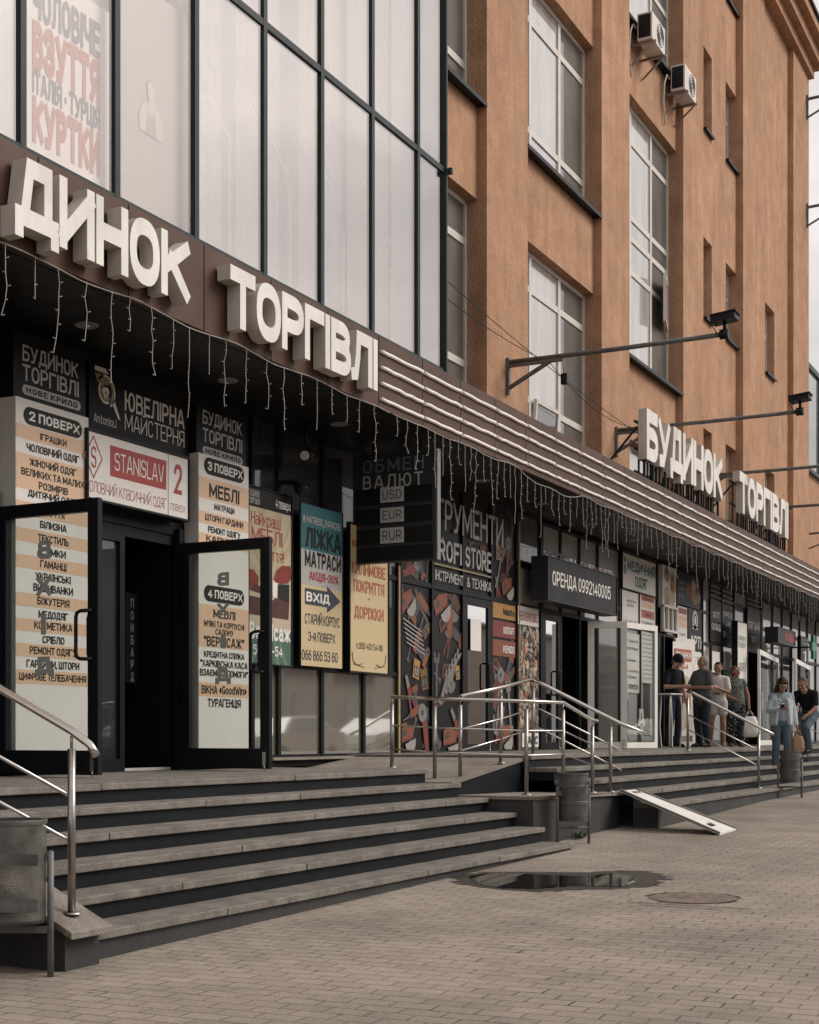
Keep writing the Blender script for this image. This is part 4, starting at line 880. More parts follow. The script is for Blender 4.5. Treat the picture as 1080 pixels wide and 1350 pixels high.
# --- jeweller's sign and the red clothing sign between them
t = sign('jewellery_sign', 'black sign with a gold and white diamond emblem over the red and white box sign', 'sign', 117.5, 474, 566, 8.33, .06, M['sign_black'], right_px=250)
letter(t, [('ЮВЕЛІРНА', .33, .94, .44, .73, M['sign_white'], .15), ('МАЙСТЕРНЯ', .33, .94, .15, .40, M['sign_white'], .09)])
x0, x1, z0, z1, Y = t['rect']; m = MB(); w, h = x1 - x0, z1 - z0; cx, cz = x0 + .15 * w, z0 + .62 * h
def E(u, v): return (cx + u * w, Y - .004, cz + v * h)
m.use(M['sign_white'])
def ring(mb, ro, ri, a0, a1, yo=0, sx=1, n=16, c=(0, 0)):
    for i in range(n):
        a, b = R(a0 + (a1 - a0) * i / n), R(a0 + (a1 - a0) * (i + 1) / n)
        mb.poly([(cx + (c[0] + ro * math.cos(a) * sx) * w, Y - .004 - yo, cz + c[1] * h + ro * math.sin(a) * w), (cx + (c[0] + ro * math.cos(b) * sx) * w, Y - .004 - yo, cz + c[1] * h + ro * math.sin(b) * w),
                 (cx + (c[0] + ri * math.cos(b) * sx) * w, Y - .004 - yo, cz + c[1] * h + ri * math.sin(b) * w), (cx + (c[0] + ri * math.cos(a) * sx) * w, Y - .004 - yo, cz + c[1] * h + ri * math.sin(a) * w)])
ring(m, .10, .085, -60, 150, 0, .9); ring(m, .075, .062, 100, 300, 0, .9)
m.poly([E(.05, -.12), E(.075, -.06), E(.14, -.36), E(.115, -.34)]); m.poly([E(-.1, .33), E(.0, .33), E(.03, .26), E(-.1, .26)])
m.use(M['gold']); ring(m, .083, .063, -40, 140, .001, .9); m.poly([E(-.1, .23), E(-.02, .23), E(-.02, .13), E(-.08, .13)]); ring(m, .06, .042, 60, 320, .002, .9)
m.use(M['sign_white']); m.poly([E(-.035, .0), E(-.02, .06), E(.02, .06), E(.035, .0), E(.0, -.14)])
m.use(M['gold']); m.poly([(p[0], p[1] - .001, p[2]) for p in (E(-.012, .0), E(.012, .0), E(.0, -.1))])
m.build('emblem', None, t)
letter(t, [('Antonioli', .04, .25, .13, .26, M['plate_grey'], .16)], 'emblem_lettering')
t = sign('clothing_sign', 'white box sign with a red name panel and the number 2 above the doorway', 'sign', 116, 567, 655, 8.20, .15, M['sign_white'], M['frame'], .02, right_px=248)
x0, x1, z0, z1, Y = t['rect']; w, h = x1 - x0, z1 - z0; m = MB()
rect(m, M['red'], x0 + .205 * w, x0 + .765 * w, z0 + .40 * h, z0 + .87 * h, Y - .002)
rect(m, M['mid_grey'], x0 + .782 * w, x0 + .788 * w, z0 + .0 * h, z1, Y - .002)
def diamond(mb, q, cx, cz, rx, rz, y, tk):
    mb.use(q); P = [(cx - rx, cz), (cx, cz + rz), (cx + rx, cz), (cx, cz - rz)]; I = [(cx - rx * tk, cz), (cx, cz + rz * tk), (cx + rx * tk, cz), (cx, cz - rz * tk)]
    for i in range(4):
        j = (i + 1) % 4; mb.poly([(P[i][0], y, P[i][1]), (P[j][0], y, P[j][1]), (I[j][0], y, I[j][1]), (I[i][0], y, I[i][1])])
diamond(m, M['red'], x0 + .05 * w, z0 + .62 * h, .085 * w, .33 * h, Y - .002, .88)
m.build('colour_panel', None, t)
letter(t, [('STANISLAV', .245, .735, .50, .78, M['sign_white'], .1), ('S', .03, .075, .46, .78, M['red'], .1), ('2', .85, .93, .38, .87, M['red'], .15), ('чоловічий класичний одяг', -.02, .765, .09, .32, M['red'], .05), ('поверх', .81, .97, .10, .25, M['red'], .05)])
# --- window section with three banners
xs = [SX(331), SX(366), SX(423), SX(478), SX(525)]
pl = lambda i, j: M['pane_beige'] if j == 0 else M['pane_dark']
sf2 = storefront('window_storefront', 'dark framed shop window section with beige lower panes under three hanging banners', xs, [.1, 1.12, 2.34, ZS - .02], pl)
MB().use(M['brass']).box(SX(521.5), SX(525) - .031, YS - .05, YS - .031, .1, 2.5).build('trim_strip', None, sf2)
m = MB().use(M['riser']); m.box(SX(345), 14.72, 8.33, 8.40, 0, .07); m.use(M['concrete']); m.box(SX(345), 15.6, 8.25, 8.395, .071, .10); m.build('plinth', None, sf2)
M['poster_tan'] = mat('poster_tan', (.50, .43, .30), .5, var=.1, scale=2)
t = sign('furniture_poster', 'furniture poster of two red armchairs beside the striped directory', 'poster', 327.5, 640, 873, 8.26, .03, M['poster_tan'], M['frame'], .015, right_px=384)
x0, x1, z0, z1, Y = t['rect']; w, h = x1 - x0, z1 - z0; m = MB()
rect(m, M['sign_black'], x0, x1, z1 - .11 * h, z1, Y - .0015); rect(m, M['green'], x0, x1, z0, z0 + .2 * h, Y - .0015)
M['ray'] = mat('poster_ray', (.46, .36, .22), .5); M['green_ray'] = mat('poster_green_ray', (.12, .2, .15), .5); M['maroon'] = mat('printed_maroon', (.085, .018, .014), .5, var=.5, scale=14); M['chair_red'] = mat('printed_red', (.24, .025, .018), .5, var=.5, scale=9)
for i in range(8):
    a0, a1 = R(8 + i * 22), R(17 + i * 22); fx_ = lambda a, r: (min(x1, max(x0, x0 + .5 * w + r * math.cos(a))), Y - .002, min(z1 - .11 * h, max(z0 + .2 * h, z0 + .45 * h + r * math.sin(a))))
    m.use(M['ray']); m.poly([fx_(a0, .05), fx_(a0, .9), fx_(a1, .9), fx_(a1, .05)])
for i in range(5): m.use(M['green_ray']); m.poly([(x0 + w * (.04 + .2 * i), Y - .002, z0), (x0 + w * (.12 + .2 * i), Y - .002, z0), (x0 + w * (.36 + .07 * i), Y - .002, z0 + .2 * h), (x0 + w * (.33 + .07 * i), Y - .002, z0 + .2 * h)])
def cp_(q, P, e): m.use(q); m.poly([(x0 + w * u, Y - .0022 - e, z0 + h * v) for u, v in P])
cp_(M['ink'], ((.66, .47), (.95, .48), (.95, .36), (.68, .36)), .0003); cp_(M['maroon'], ((0, .275), (.93, .27), (.95, .37), (.62, .388), (.55, .37), (0, .38)), .0006)
cp_(M['sign_white'], ((.55, .49), (.67, .48), (.66, .40), (.60, .385), (.55, .40)), .0009)
cp_(M['chair_red'], ((.57, .49), (.64, .55), (.78, .585), (.98, .59), (.995, .52), (.92, .485), (.75, .475), (.62, .478)), .0012); cp_(M['chair_red'], ((0, .53), (.12, .53), (.23, .49), (.21, .41), (0, .41)), .0012); cp_(M['maroon'], ((.05, .41), (.3, .40), (.28, .44), (.1, .45)), .0015)
m.build('print', None, t)
letter(t, [('4 поверх', .62, .98, .915, .97, M['sign_white'], .14), ('БУДИНОК', .0, .25, .945, .985, M['plate_grey'], .14), ('ТОРГІВЛІ', .0, .25, .905, .938, M['plate_grey'], .14), ('Найкращі', .06, .74, .79, .865, M['red'], .09), ('МЕБЛІ', .07, .78, .69, .775, M['red'], .1), ('життя!', .3, .82, .60, .67, M['red'], .09), ('Вернісаж', .02, .97, .135, .235, M['sign_white'], .2), ('50-53-54', .1, .78, .045, .105, M['sign_white'], .16)])
t = sign('mattress_banner', 'teal and yellow mattress banner with a dark arrow, hung between two posters', 'banner', 396, 662, 877, 8.24, .012, M['teal'], right_px=451.5)
x0, x1, z0, z1, Y = t['rect']; w, h = x1 - x0, z1 - z0; m = MB()
rect(m, M['pale_grey'], x0, x1, z0 + .5 * h, z0 + .72 * h, Y - .0012); rect(m, M['cream'], x0 + .001, x1, z0 + .001, z0 + .5 * h, Y - .0014)
m.use(M['navy']); m.poly([(x0 + w * u, Y - .003, z0 + h * v) for u, v in ((.1, .38), (.62, .38), (.62, .345), (.95, .43), (.62, .515), (.62, .48), (.1, .48))])
m.build('print', None, t)
letter(t, [('@ MATRESS_PARADISE', .06, .96, .885, .93, M['plate_grey'], .13), ('ЛІЖКА', .12, .96, .735, .86, M['ink'], .2), ('МАТРАСИ', .1, .96, .615, .715, M['ink'], .2), ('АКЦІЯ-30%', .2, .9, .535, .59, M['red'], .2), ('ВХІД', .13, .68, .40, .46, M['sign_white'], .2),
           ('СТАРИЙ КОРПУС', .1, .93, .26, .325, M['navy'], .14), ('3-й ПОВЕРХ', .18, .82, .155, .215, M['navy'], .14), ('066 866 53 60', .03, .88, .035, .10, M['navy'], .14)])
for u in (0, 1): MB().use(M['cable']).tube([(x0 + w * u, Y - .004, z1 + .01), (x0 + w * u, Y - .004, z0 - .02)], .008, 6).build('banner_pole', None, t)
t = sign('carpet_poster', 'yellow poster with red carpet lettering under the currency sign', 'poster', 461, 690, 884, 8.25, .03, M['cream'], M['frame'], .02, right_px=511.5)
letter(t, [('КИЛИМИ', .06, .92, .845, .90, M['rust'], .17), ('КИЛИМОВЕ', .05, .93, .665, .75, M['rust'], .17), ('ПОКРИТТЯ', .1, .9, .545, .63, M['rust'], .17), ('ДОРІЖКИ', .12, .88, .365, .45, M['rust'], .17), ('т.050 401 54 86', .16, .86, .155, .2, M['ink'], .1), ('•', .46, .5, .78, .82, M['rust'], .2), ('•', .47, .51, .49, .53, M['rust'], .2)])
x0, x1, z0, z1, Y = t['rect']; w, h = x1 - x0, z1 - z0; m = MB().use(M['ink'])
for s in (1, -1):
    c0 = x0 + (w * .06 if s > 0 else w * .94)
    m.tube([(c0, Y - .004, z0 + .13 * h), (c0 + s * .02 * w, Y - .004, z0 + .07 * h), (c0 + s * .12 * w, Y - .004, z0 + .04 * h), (c0 + s * .26 * w, Y - .004, z0 + .055 * h)], .004, 5); m.tube([(c0 + s * .02 * w, Y - .004, z0 + .05 * h), (c0 + s * .3 * w, Y - .004, z0 + .03 * h)], .003, 5)
m.build('ornament', None, t)

# --- tool shop
xT = [SX(526), SX(568.5), SX(609), SX(646.5), SX(680)]
def tool_cells(i, j):
    if j == 0 and i == 2: return None
    return M['sign_black']
sf3 = storefront('tool_shop', 'black tool shop front covered with printed films of drills and spanners', xT, [.1, 2.34, ZS - .02], tool_cells)
zu0, zu1 = 2.34, ZS
m = MB(); y = YS - .004
xa = SX(568.5)
put_text(m, 'ІНСТРУМЕНТИ', M['plate_grey'], SX(543), SX(661), 3.13, 3.55, YS - .034, .13)
put_text(m, 'PROFI', M['plate_grey'], SX(566), SX(606), 2.71, 3.0, YS - .034, .17); put_text(m, 'STORE', M['plate_grey'], SX(611), SX(645), 2.71, 3.0, YS - .034, .17)
rect(m, M['gold'], SX(570), SX(645), 2.635, 2.66, YS - .034)
put_text(m, 'ІНСТРУМЕНТ', M['plate_grey'], SX(571), SX(608), 2.43, 2.57, YS - .034, .14); put_text(m, '& ТЕХНІКА', M['plate_grey'], SX(613), SX(645), 2.43, 2.57, YS - .034, .14)
m.build('lettering', None, sf3)
TC = [mat('print_orange', (.22, .065, .026), .5, var=.3, scale=20), mat('print_red', (.20, .03, .025), .5, var=.3, scale=20), mat('print_amber', (.42, .21, .06), .5, var=.3, scale=20), mat('print_grey', (.20, .19, .185), .45, var=.4, scale=25), mat('print_dark', (.05, .05, .055), .5, var=.4, scale=20), mat('print_pale', (.33, .315, .30), .5, var=.3, scale=25), mat('print_blue', (.12, .19, .24), .5)]
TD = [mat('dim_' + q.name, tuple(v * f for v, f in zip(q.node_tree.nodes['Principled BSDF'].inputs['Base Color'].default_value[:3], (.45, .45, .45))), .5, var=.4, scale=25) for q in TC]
SHAPES = {
 'drill': [(0, [(-.5, .05), (.3, .1), (.34, .36), (-.1, .4), (-.5, .36)]), (4, [(.28, .14), (.6, .18), (.62, .3), (.3, .34)]), (3, [(.6, .22), (.95, .23), (.95, .26), (.6, .27)]), (4, [(-.42, .06), (-.1, .1), (-.2, -.5), (-.48, -.45)]), (0, [(-.58, -.44), (-.12, -.5), (-.08, -.72), (-.6, -.7)])],
 'spanner': [(3, [(-.08, -.8), (.08, -.8), (.1, .6), (-.1, .6)]), (3, [(-.22, .55), (.22, .55), (.26, .95), (.1, .95), (.08, .75), (-.08, .75), (-.1, .95), (-.26, .95)]), (3, [(-.2, -1), (.2, -1), (.22, -.78), (-.22, -.78)])],
 'grinder': [(1, [(-.9, -.12), (.3, -.2), (.42, .18), (-.85, .14)]), (4, [(.2, -.3), (.62, -.34), (.66, .3), (.25, .26)]), (3, [(.5 + .30 * math.cos(R(a)), .1 + .30 * math.sin(R(a))) for a in range(0, 360, 24)]), (4, [(.5 + .1 * math.cos(R(a)), .1 + .1 * math.sin(R(a))) for a in range(0, 360, 40)]), (4, [(-.95, -.16), (-.8, -.18), (-.78, .18), (-.95, .16)])],
 'saw': [(0, [(-.7, -.1), (.5, -.2), (.7, .15), (-.1, .45), (-.6, .4)]), (4, [(-.5, .02), (-.1, .02), (-.12, .26), (-.45, .26)]), (5, [(.2 + .5 * math.cos(R(a)), -.35 + .5 * math.sin(R(a))) for a in range(180, 361, 18)]), (1, [(-.7, -.1), (.5, -.2), (.5, -.28), (-.7, -.2)])],
 'battery': [(2, [(-.3, -.45), (.3, -.45), (.3, .4), (-.3, .4)]), (4, [(-.22, -.36), (.22, -.36), (.22, .1), (-.22, .1)]), (5, [(-.14, -.3), (-.04, -.3), (-.04, .02), (-.14, .02)]), (5, [(.04, -.3), (.14, -.3), (.14, .02), (.04, .02)])],
 'pliers': [(1, [(-.3, -1), (-.12, -.98), (.05, 0), (-.12, .08)]), (1, [(.3, -1), (.12, -.98), (-.05, 0), (.12, .08)]), (3, [(-.14, .02), (.14, .02), (.1, .55), (-.1, .55)])],
 'case': [(6, [(-.4, -.3), (.4, -.3), (.4, .3), (-.4, .3)]), (4, [(-.15, .3), (.15, .3), (.12, .42), (-.12, .42)])],
}
def art(mb, x0, x1, z0, z1, y, items, dim=False):
    """flat printed tools: (kind, u, v, size in metres, angle)"""
    k = 0
    for kind, u, v, s, a in items:
        c, sn = math.cos(R(a)), math.sin(R(a)); ox, oz = x0 + (x1 - x0) * u, z0 + (z1 - z0) * v
        for col, P in SHAPES[kind]:
            pts = [(min(x1, max(x0, ox + (px * c - pz * sn) * s)), min(z1, max(z0, oz + (px * sn + pz * c) * s))) for px, pz in P]
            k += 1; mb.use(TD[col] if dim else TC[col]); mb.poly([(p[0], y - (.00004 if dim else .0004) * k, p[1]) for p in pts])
def film(root, xa, xb, za, zb, items, extra=None):
    m = MB(); rr = random.Random(int(xa * 100 + za * 10)); items = [q for k_, q in enumerate(items) if k_ % 3 != 2 or q[0] == 'spanner']; n_ = int((xb - xa) * (zb - za) * 5)
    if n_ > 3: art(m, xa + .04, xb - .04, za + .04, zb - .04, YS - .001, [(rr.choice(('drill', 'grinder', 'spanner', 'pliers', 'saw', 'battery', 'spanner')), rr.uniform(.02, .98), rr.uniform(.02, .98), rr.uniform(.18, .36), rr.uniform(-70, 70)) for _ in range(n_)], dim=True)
    art(m, xa + .04, xb - .04, za + .04, zb - .04, YS - .004, items)
    if extra: extra(m)
    return m.build('printed_film', None, root)
film(sf3, xT[0], xT[1], .1, 2.34, [('drill', .72, .86, .42, -35), ('saw', .2, .9, .3, 40), ('case', .2, .60, .22, -8), ('battery', .52, .50, .3, -12), ('drill', .65, .66, .4, 60), ('grinder', .72, .42, .36, 70), ('pliers', .25, .38, .32, 25), ('drill', .4, .27, .34, 200), ('battery', .5, .1, .36, -15), ('grinder', .8, .14, .42, 100), ('saw', .2, .1, .3, 15), ('drill', .25, .45, .26, 10)],
     lambda m: [(m.use(TC[5]), m.poly([(xT[0] + .09 + .02 * i, YS - .0158, 1.86 - .06 * i), (xT[0] + .62 + .02 * i, YS - .0158, 1.72 - .06 * i), (xT[0] + .62 + .02 * i, YS - .0158, 1.70 - .06 * i), (xT[0] + .09 + .02 * i, YS - .0158, 1.84 - .06 * i)])) for i in range(6)])
film(sf3, xT[1], xT[2], .1, 2.34, [('drill', .75, .82, .5, 75), ('saw', .3, .92, .34, 30), ('grinder', .2, .72, .3, 95)] + [('spanner', .38 + .1 * i, .40 + .035 * i, .27, -32) for i in range(5)] + [('drill', .22, .2, .44, -50), ('pliers', .75, .2, .32, 40), ('saw', .6, .08, .34, 10), ('drill', .3, .42, .3, -30), ('battery', .85, .5, .22, 10)],
     lambda m: None)
film(sf3, xT[0], xT[1], 2.34, ZS, [('grinder', .4, .1, .32, 20), ('drill', .75, .2, .3, 30), ('saw', .3, .4, .3, 10)])
film(sf3, xT[1], xT[2], 2.66, 3.12, [('pliers', .15, .82, .12, 30), ('battery', .35, .8, .1, 0)])
film(sf3, xT[2], xT[3], 2.66, 3.2, [('drill', .3, .72, .16, 10), ('saw', .75, .7, .16, 10)])
film(sf3, xT[3], xT[4], 2.34, ZS, [('drill', .3, .72, .3, 60), ('grinder', .7, .5, .34, 80), ('spanner', .3, .3, .3, -20), ('saw', .65, .15, .3, 30), ('battery', .25, .5, .26, 0), ('drill', .7, .86, .3, 20), ('pliers', .2, .12, .26, 15)])
def brands(m):
    w = xT[4] - xT[3]; a, b = xT[3] + .04, xT[4] - .04
    for z0, z1, q, s, tq in ((2.08, 2.31, TC[2], 'Makita', M['ink']), (1.80, 2.04, TC[1], 'WORCRAFT', M['sign_white']), (1.52, 1.76, TC[0], 'KENDO', M['sign_white'])):
        rect(m, q, a, b, z0, z1, YS - .012); put_text(m, s, tq, a + .42 * w, b - .05 * w, z0 + .06, z1 - .07, YS - .016, .17)
film(sf3, xT[3], xT[4], .1, 2.34, [('drill', .55, .55, .44, 160), ('grinder', .3, .42, .4, 60), ('spanner', .75, .3, .4, 10), ('pliers', .4, .2, .4, -20), ('saw', .55, .1, .36, 25), ('spanner', .25, .26, .36, -15)], brands)
door(sf3, (xT[2] + .03, YS), (xT[3] - .03, YS), .12, 2.30, M['frame'], .11, M['pane_mid'], handle='bow', hz=1.2)
m = MB(); rect(m, M['sign_white'], SX(618), SX(632), 1.55, 2.0, YS - .03); m.build('notice', None, sf3)
# --- narrow pane with a floral poster
sf4 = storefront('narrow_storefront', 'narrow shop pane between two yellowed strips with a pale reflecting upper pane', [xT[4] + .06, SX(712)], [.1, 2.34, 2.95, ZS - .02], lambda i, j: [M['pane_mid'], M['pane_pale'], M['pane_dark']][j])  # middle pane: a pale reflection is put into its base colour
MB().use(M['brass']).box(xT[4] + .031, xT[4] + .059 - .031 + .03, YS - .05, YS + .03, .1, 3.6).build('trim_strip', None, sf4)
M['collage_base'] = mat('dark_collage', (.05, .04, .033), .6, var=.5, scale=9)
t = sign('floral_poster', 'tall poster with a white red lettered header over a dried flower collage', 'poster', 683, 798, 985, 8.36, .012, M['collage_base'], right_px=710)
x0, x1, z0, z1, Y = t['rect']; w, h = x1 - x0, z1 - z0; m = MB(); rect(m, M['sign_white'], x0, x1, z1 - .13 * h, z1, Y - .0015); rect(m, M['sign_white'], x0 + .2 * w, x1, z0, z0 + .10 * h, Y - .0015)
rr = random.Random(11); q = [mat('collage_' + n_, c_, .6) for n_, c_ in (('brown', (.16, .09, .05)), ('tan', (.34, .24, .15)), ('grey', (.3, .29, .27)), ('dark', (.03, .028, .025)), ('rust', (.3, .1, .04)), ('cream', (.45, .38, .3)))]
for i in range(420):
    cx, cz = x0 + w * rr.uniform(.06, .94), z0 + h * rr.uniform(.13, .84); a = rr.uniform(0, 6.3); l = rr.uniform(.03, .12); b = l * rr.uniform(.2, .6); m.use(rr.choice(q))
    m.poly([(min(x1, max(x0, cx + l * math.cos(a))), Y - .002 - .00003 * i, cz + l * math.sin(a)), (cx - b * math.sin(a), Y - .002 - .00003 * i, cz + b * math.cos(a)), (max(x0, min(x1, cx - l * math.cos(a))), Y - .002 - .00003 * i, cz - l * math.sin(a)), (cx + b * math.sin(a), Y - .002 - .00003 * i, cz - b * math.cos(a))])
m.build('print', None, t); letter(t, [('ЧЕКАЄМО ВАС', .04, .96, .90, .965, M['red'], .13), ('РАКС', .3, .95, .02, .08, M['ink'], .16)], dy=.012)

# --- letting office with the black box sign
xO = [SX(713.5), SX(738), SX(763), SX(787), SX(816)]
sf5 = storefront('office_storefront', 'shop front with an open doorway below pale panes behind the black box sign', xO, [.12, 2.34, 2.66, ZS - .06], lambda i, j: (None if i < 3 else M['pane_mid']) if j == 0 else M['pane_pale'], skipbars=((1, 0), (2, 0)))
door(sf5, (xO[0] + .03, YS), (xO[1] - .03, YS), .13, 2.30, M['frame'], .11, M['pane_mid'], handle='bow', hz=1.2)
m = MB(); put_text(m, 'ОРЕНДА', M['ink_grey'], SX(715), SX(757), 2.98, 3.32, YS - .034, .16); put_text(m, 'ПРИМІЩЕННЯ', M['rust'], SX(765), SX(806), 3.02, 3.28, YS - .034, .15); m.build('lettering', None, sf5)
door(sf5, (22.95, 8.33), (23.22, 7.72), .13, 2.29, M['door_white'], .11, M['door_glass'], handle='bar', hz=1.15)
t = sign('rent_sign', 'black box sign with white rent lettering and a phone number over the open doorway', 'sign', 722, 733, 790, 7.98, .26, M['sign_black'], M['sign_dark'], .012, right_px=813)
letter(t, [('ОРЕНДА 0992140005', .06, .90, .36, .70, M['sign_white'], .15)])
x0, x1, z0, z1, Y = t['rect']
for i in range(10):
    m = MB().use(M['plate_grey']); m.lathe((0, 0, 0), [(.0005, .012), (.022, .006), (.024, 0)], 10); m.v = [(x0 - .001 - p[2], Y + (.06 if i < 5 else .19) + p[0], z0 + .1 + .11 * (i % 5) + p[1]) for p in m.v]; m.build('bulb', None, t)
# --- medical wear shop and food kiosk
xM = [SX(818.5), SX(843), SX(865.5), SX(874), SX(893), SX(907), SX(925.5), SX(936)]
def med(i, j):
    if i == 2: return M['frame']
    if j == 0: return None if i == 3 else (M['pane_mid'] if i < 2 else M['pane_pale'] if i == 6 else M['pane_dark'])
    return M['pane_pale'] if i in (0, 1, 6) else M['pane_dark']
sf6 = storefront('kiosk_storefront', 'shop front of white papered panes and dark food panels behind the queue', xM, [.12, 2.36, 3.05, ZS - .02], med)
door(sf6, (24.55, 7.62), (23.35, 7.86), .13, 2.30, M['door_white'], .10, M['door_glass'], [('Д', .40, .62, .55, .82, False)], handle='bar', hz=1.15)
def papers(t, rows, q=M['ink_grey']): return letter(t, [(s, a, b, c, d, q, .12) for s, a, b, c, d in rows], 'lettering')
t = sign('medical_wear_sign', 'white sign with teal medical clothing lettering beside the black box sign', 'sign', 820.5, 728, 774, 8.33, .03, M['sign_white'], M['frame'], .015, right_px=864.5)
letter(t, [('МЕДИЧНИЙ', .14, .98, .54, .84, M['teal_ink'], .2), ('ОДЯГ', .36, .74, .12, .44, M['teal'], .2)])
x0, x1, z0, z1, Y = t['rect']; m = MB().use(M['mid_grey']); ell(m, x0 + .07 * (x1 - x0), z0 + .82 * (z1 - z0), .06, .05, Y - .003); ell(m, x0 + .07 * (x1 - x0), z0 + .55 * (z1 - z0), .08, .1, Y - .003); m.build('emblem', None, t)
t = sign('price_notice', 'white printed notice taped to the pane left of the orange notice', 'notice', 820.5, 777, 826, 8.36, .006, M['sign_white'], right_px=841.5)
papers(t, [('ЗНИЖКА', .25, .85, .70, .78), ('ДІТЯМ', .25, .7, .58, .66), ('ХАЛАТИ', .05, .95, .06, .22)])
t = sign('price_notice', 'white and orange printed notice taped to the pane right of the plain white one', 'notice', 844, 781, 826, 8.36, .006, M['sign_white'], right_px=863.5)
x0, x1, z0, z1, Y = t['rect']; w, h = x1 - x0, z1 - z0; m = MB()
rect(m, M['rust'], x0 + .08 * w, x1 - .05 * w, z0 + .78 * h, z0 + .95 * h, Y - .002); rect(m, M['peach'], x0 + .12 * w, x1 - .1 * w, z0 + .58 * h, z0 + .74 * h, Y - .002); rect(m, M['rust'], x0 + .08 * w, x1 - .05 * w, z0 + .28 * h, z0 + .52 * h, Y - .002); m.build('print', None, t)
papers(t, [('НИЗЬКІ', .2, .8, .82, .9), ('ЦІНИ', .3, .7, .34, .44), ('2 ПОВЕРХ', .1, .9, .08, .18)], M['ink'])
t = sign('door_notice', 'tall printed notice of floor offers seen through the open white door leaf', 'notice', 820, 832, 912, 8.36, .006, M['sign_white'], right_px=843)
papers(t, [('ОДЯГ ТА ВЗУТТЯ', .1, .9, .84, .88), ('ДЛЯ ВСІЄЇ РОДИНИ', .1, .9, .72, .76), ('ТКАНИНИ', .2, .8, .52, .56), ('НИТКИ ТА ФУРНІТУРА', .05, .95, .34, .38), ('ҐУДЗИКИ'.replace('Ґ', 'Г'), .3, .8, .24, .28), ('2 поверх', .08, .94, .06, .17)], M['ink'])
t = sign('door_notice', 'printed price list with dense rows seen through the open white door leaf', 'notice', 846, 832, 900, 8.36, .006, M['sign_white'], right_px=862)
papers(t, [('ПРАЙС', .1, .9, .93 - .085 * k, .955 - .085 * k) for k in range(11)])
t = sign('food_poster', 'pale poster of food dishes above a white barred grille', 'poster', 874, 744, 800, 8.28, .1, M['sign_white'], right_px=891.5)
x0, x1, z0, z1, Y = t['rect']; w, h = x1 - x0, z1 - z0; m = MB()
FQ = [mat('food_' + n_, c_, .6, var=.3, scale=12) for n_, c_ in (('tan', (.42, .27, .15)), ('brown', (.2, .1, .05)), ('cream', (.55, .45, .33)), ('green', (.12, .17, .06)), ('red', (.33, .07, .04)), ('grey', (.3, .29, .28)))]
def dishes(m, t, lst):
    x0, x1, z0, z1, Y = t['rect']; w, h = x1 - x0, z1 - z0
    for k, (u, v, r, q) in enumerate(lst): m.use(FQ[q]); ell(m, x0 + u * w, z0 + v * h, r * w, r * w * .8, Y - .0025 - .0004 * k)
dishes(m, t, [(.3, .78, .2, 5), (.25, .9, .1, 1), (.72, .72, .2, 2), (.75, .55, .22, 0), (.66, .53, .12, 4), (.3, .3, .24, 2), (.7, .25, .2, 2), (.3, .12, .2, 0), (.7, .74, .1, 1)]); m.build('print', None, t)
g_ = thing('barred_grille', 'small white barred grille under the pale food poster', 'grille', (fx(883, 8.28), 8.3, 2.4)); x0, x1 = fx(874, 8.28), fx(892, 8.28); za, zb = fz(883, 834, 8.28), fz(883, 799, 8.28)
m = MB().use(M['white_frame'])
for k in range(4): m.box(x0 + (x1 - x0 - .05) * k / 3, x0 + (x1 - x0 - .05) * k / 3 + .05, 8.26, 8.30, za, zb)
for z in (za, zb - .05): m.box(x0, x1, 8.245, 8.259, z, z + .05)
m.build('bar', None, g_); MB().use(M['pale_grey']).box(x0, x1, 8.31, 8.33, za, zb).build('backing_panel', None, g_)
t = sign('food_sign', 'black sign with photographs of grilled food under the soffit', 'sign', 892.5, 752, 795, 8.34, .04, M['sign_black'], M['frame'], .012, right_px=924)
m = MB(); dishes(m, t, [(.45, .55, .1, 1), (.6, .5, .12, 4), (.75, .38, .14, 0), (.82, .6, .1, 1), (.68, .7, .09, 2), (.9, .35, .08, 5)]); m.build('print', None, t); letter(t, [('МЕНЮ', .06, .3, .62, .74, M['ink_grey'], .14), ('ГРИЛЬ', .06, .3, .42, .54, M['ink_grey'], .14), ('КАВА', .06, .3, .22, .34, M['ink_grey'], .14)])
t = sign('price_notice', 'white and orange notice under the black food sign', 'notice', 893.5, 798, 842, 8.35, .006, M['sign_white'], right_px=906)
x0, x1, z0, z1, Y = t['rect']; w, h = x1 - x0, z1 - z0; m = MB()
for a, b, q in ((.78, .94, M['rust']), (.56, .7, M['peach']), (.36, .52, M['peach'])): rect(m, q, x0 + .1 * w, x1 - .05 * w, z0 + a * h, z0 + b * h, Y - .002)
m.build('print', None, t); papers(t, [('АКЦІЯ', .2, .8, .82, .9), ('ЦІНИ', .2, .8, .12, .2)])
t = sign('fabric_shop_sign', 'narrow black panel with a white round emblem and large white lettering', 'sign', 907.5, 801, 856, 8.35, .02, M['sign_black'], right_px=925)
x0, x1, z0, z1, Y = t['rect']; w, h = x1 - x0, z1 - z0; m = MB().use(M['sign_white']); ell(m, x0 + .5 * w, z0 + .74 * h, .2 * w, .2 * w, Y - .003); m.poly([(x0 + .3 * w, Y - .003, z0 + .52 * h), (x0 + .7 * w, Y - .003, z0 + .52 * h), (x0 + .6 * w, Y - .003, z0 + .6 * h), (x0 + .4 * w, Y - .003, z0 + .6 * h)]); m.use(M['ink']); ell(m, x0 + .5 * w, z0 + .74 * h, .13 * w, .13 * w, Y - .005); m.use(M['sign_white']); ell(m, x0 + .5 * w, z0 + .74 * h, .07 * w, .1 * w, Y - .007); m.build('emblem', None, t)
letter(t, [('АРТІ', .15, .95, .06, .36, M['sign_white'], .16)])
t = sign('shop_notice', 'white notice under the narrow black emblem panel', 'notice', 911, 858, 905, 8.35, .006, M['sign_white'], right_px=925)
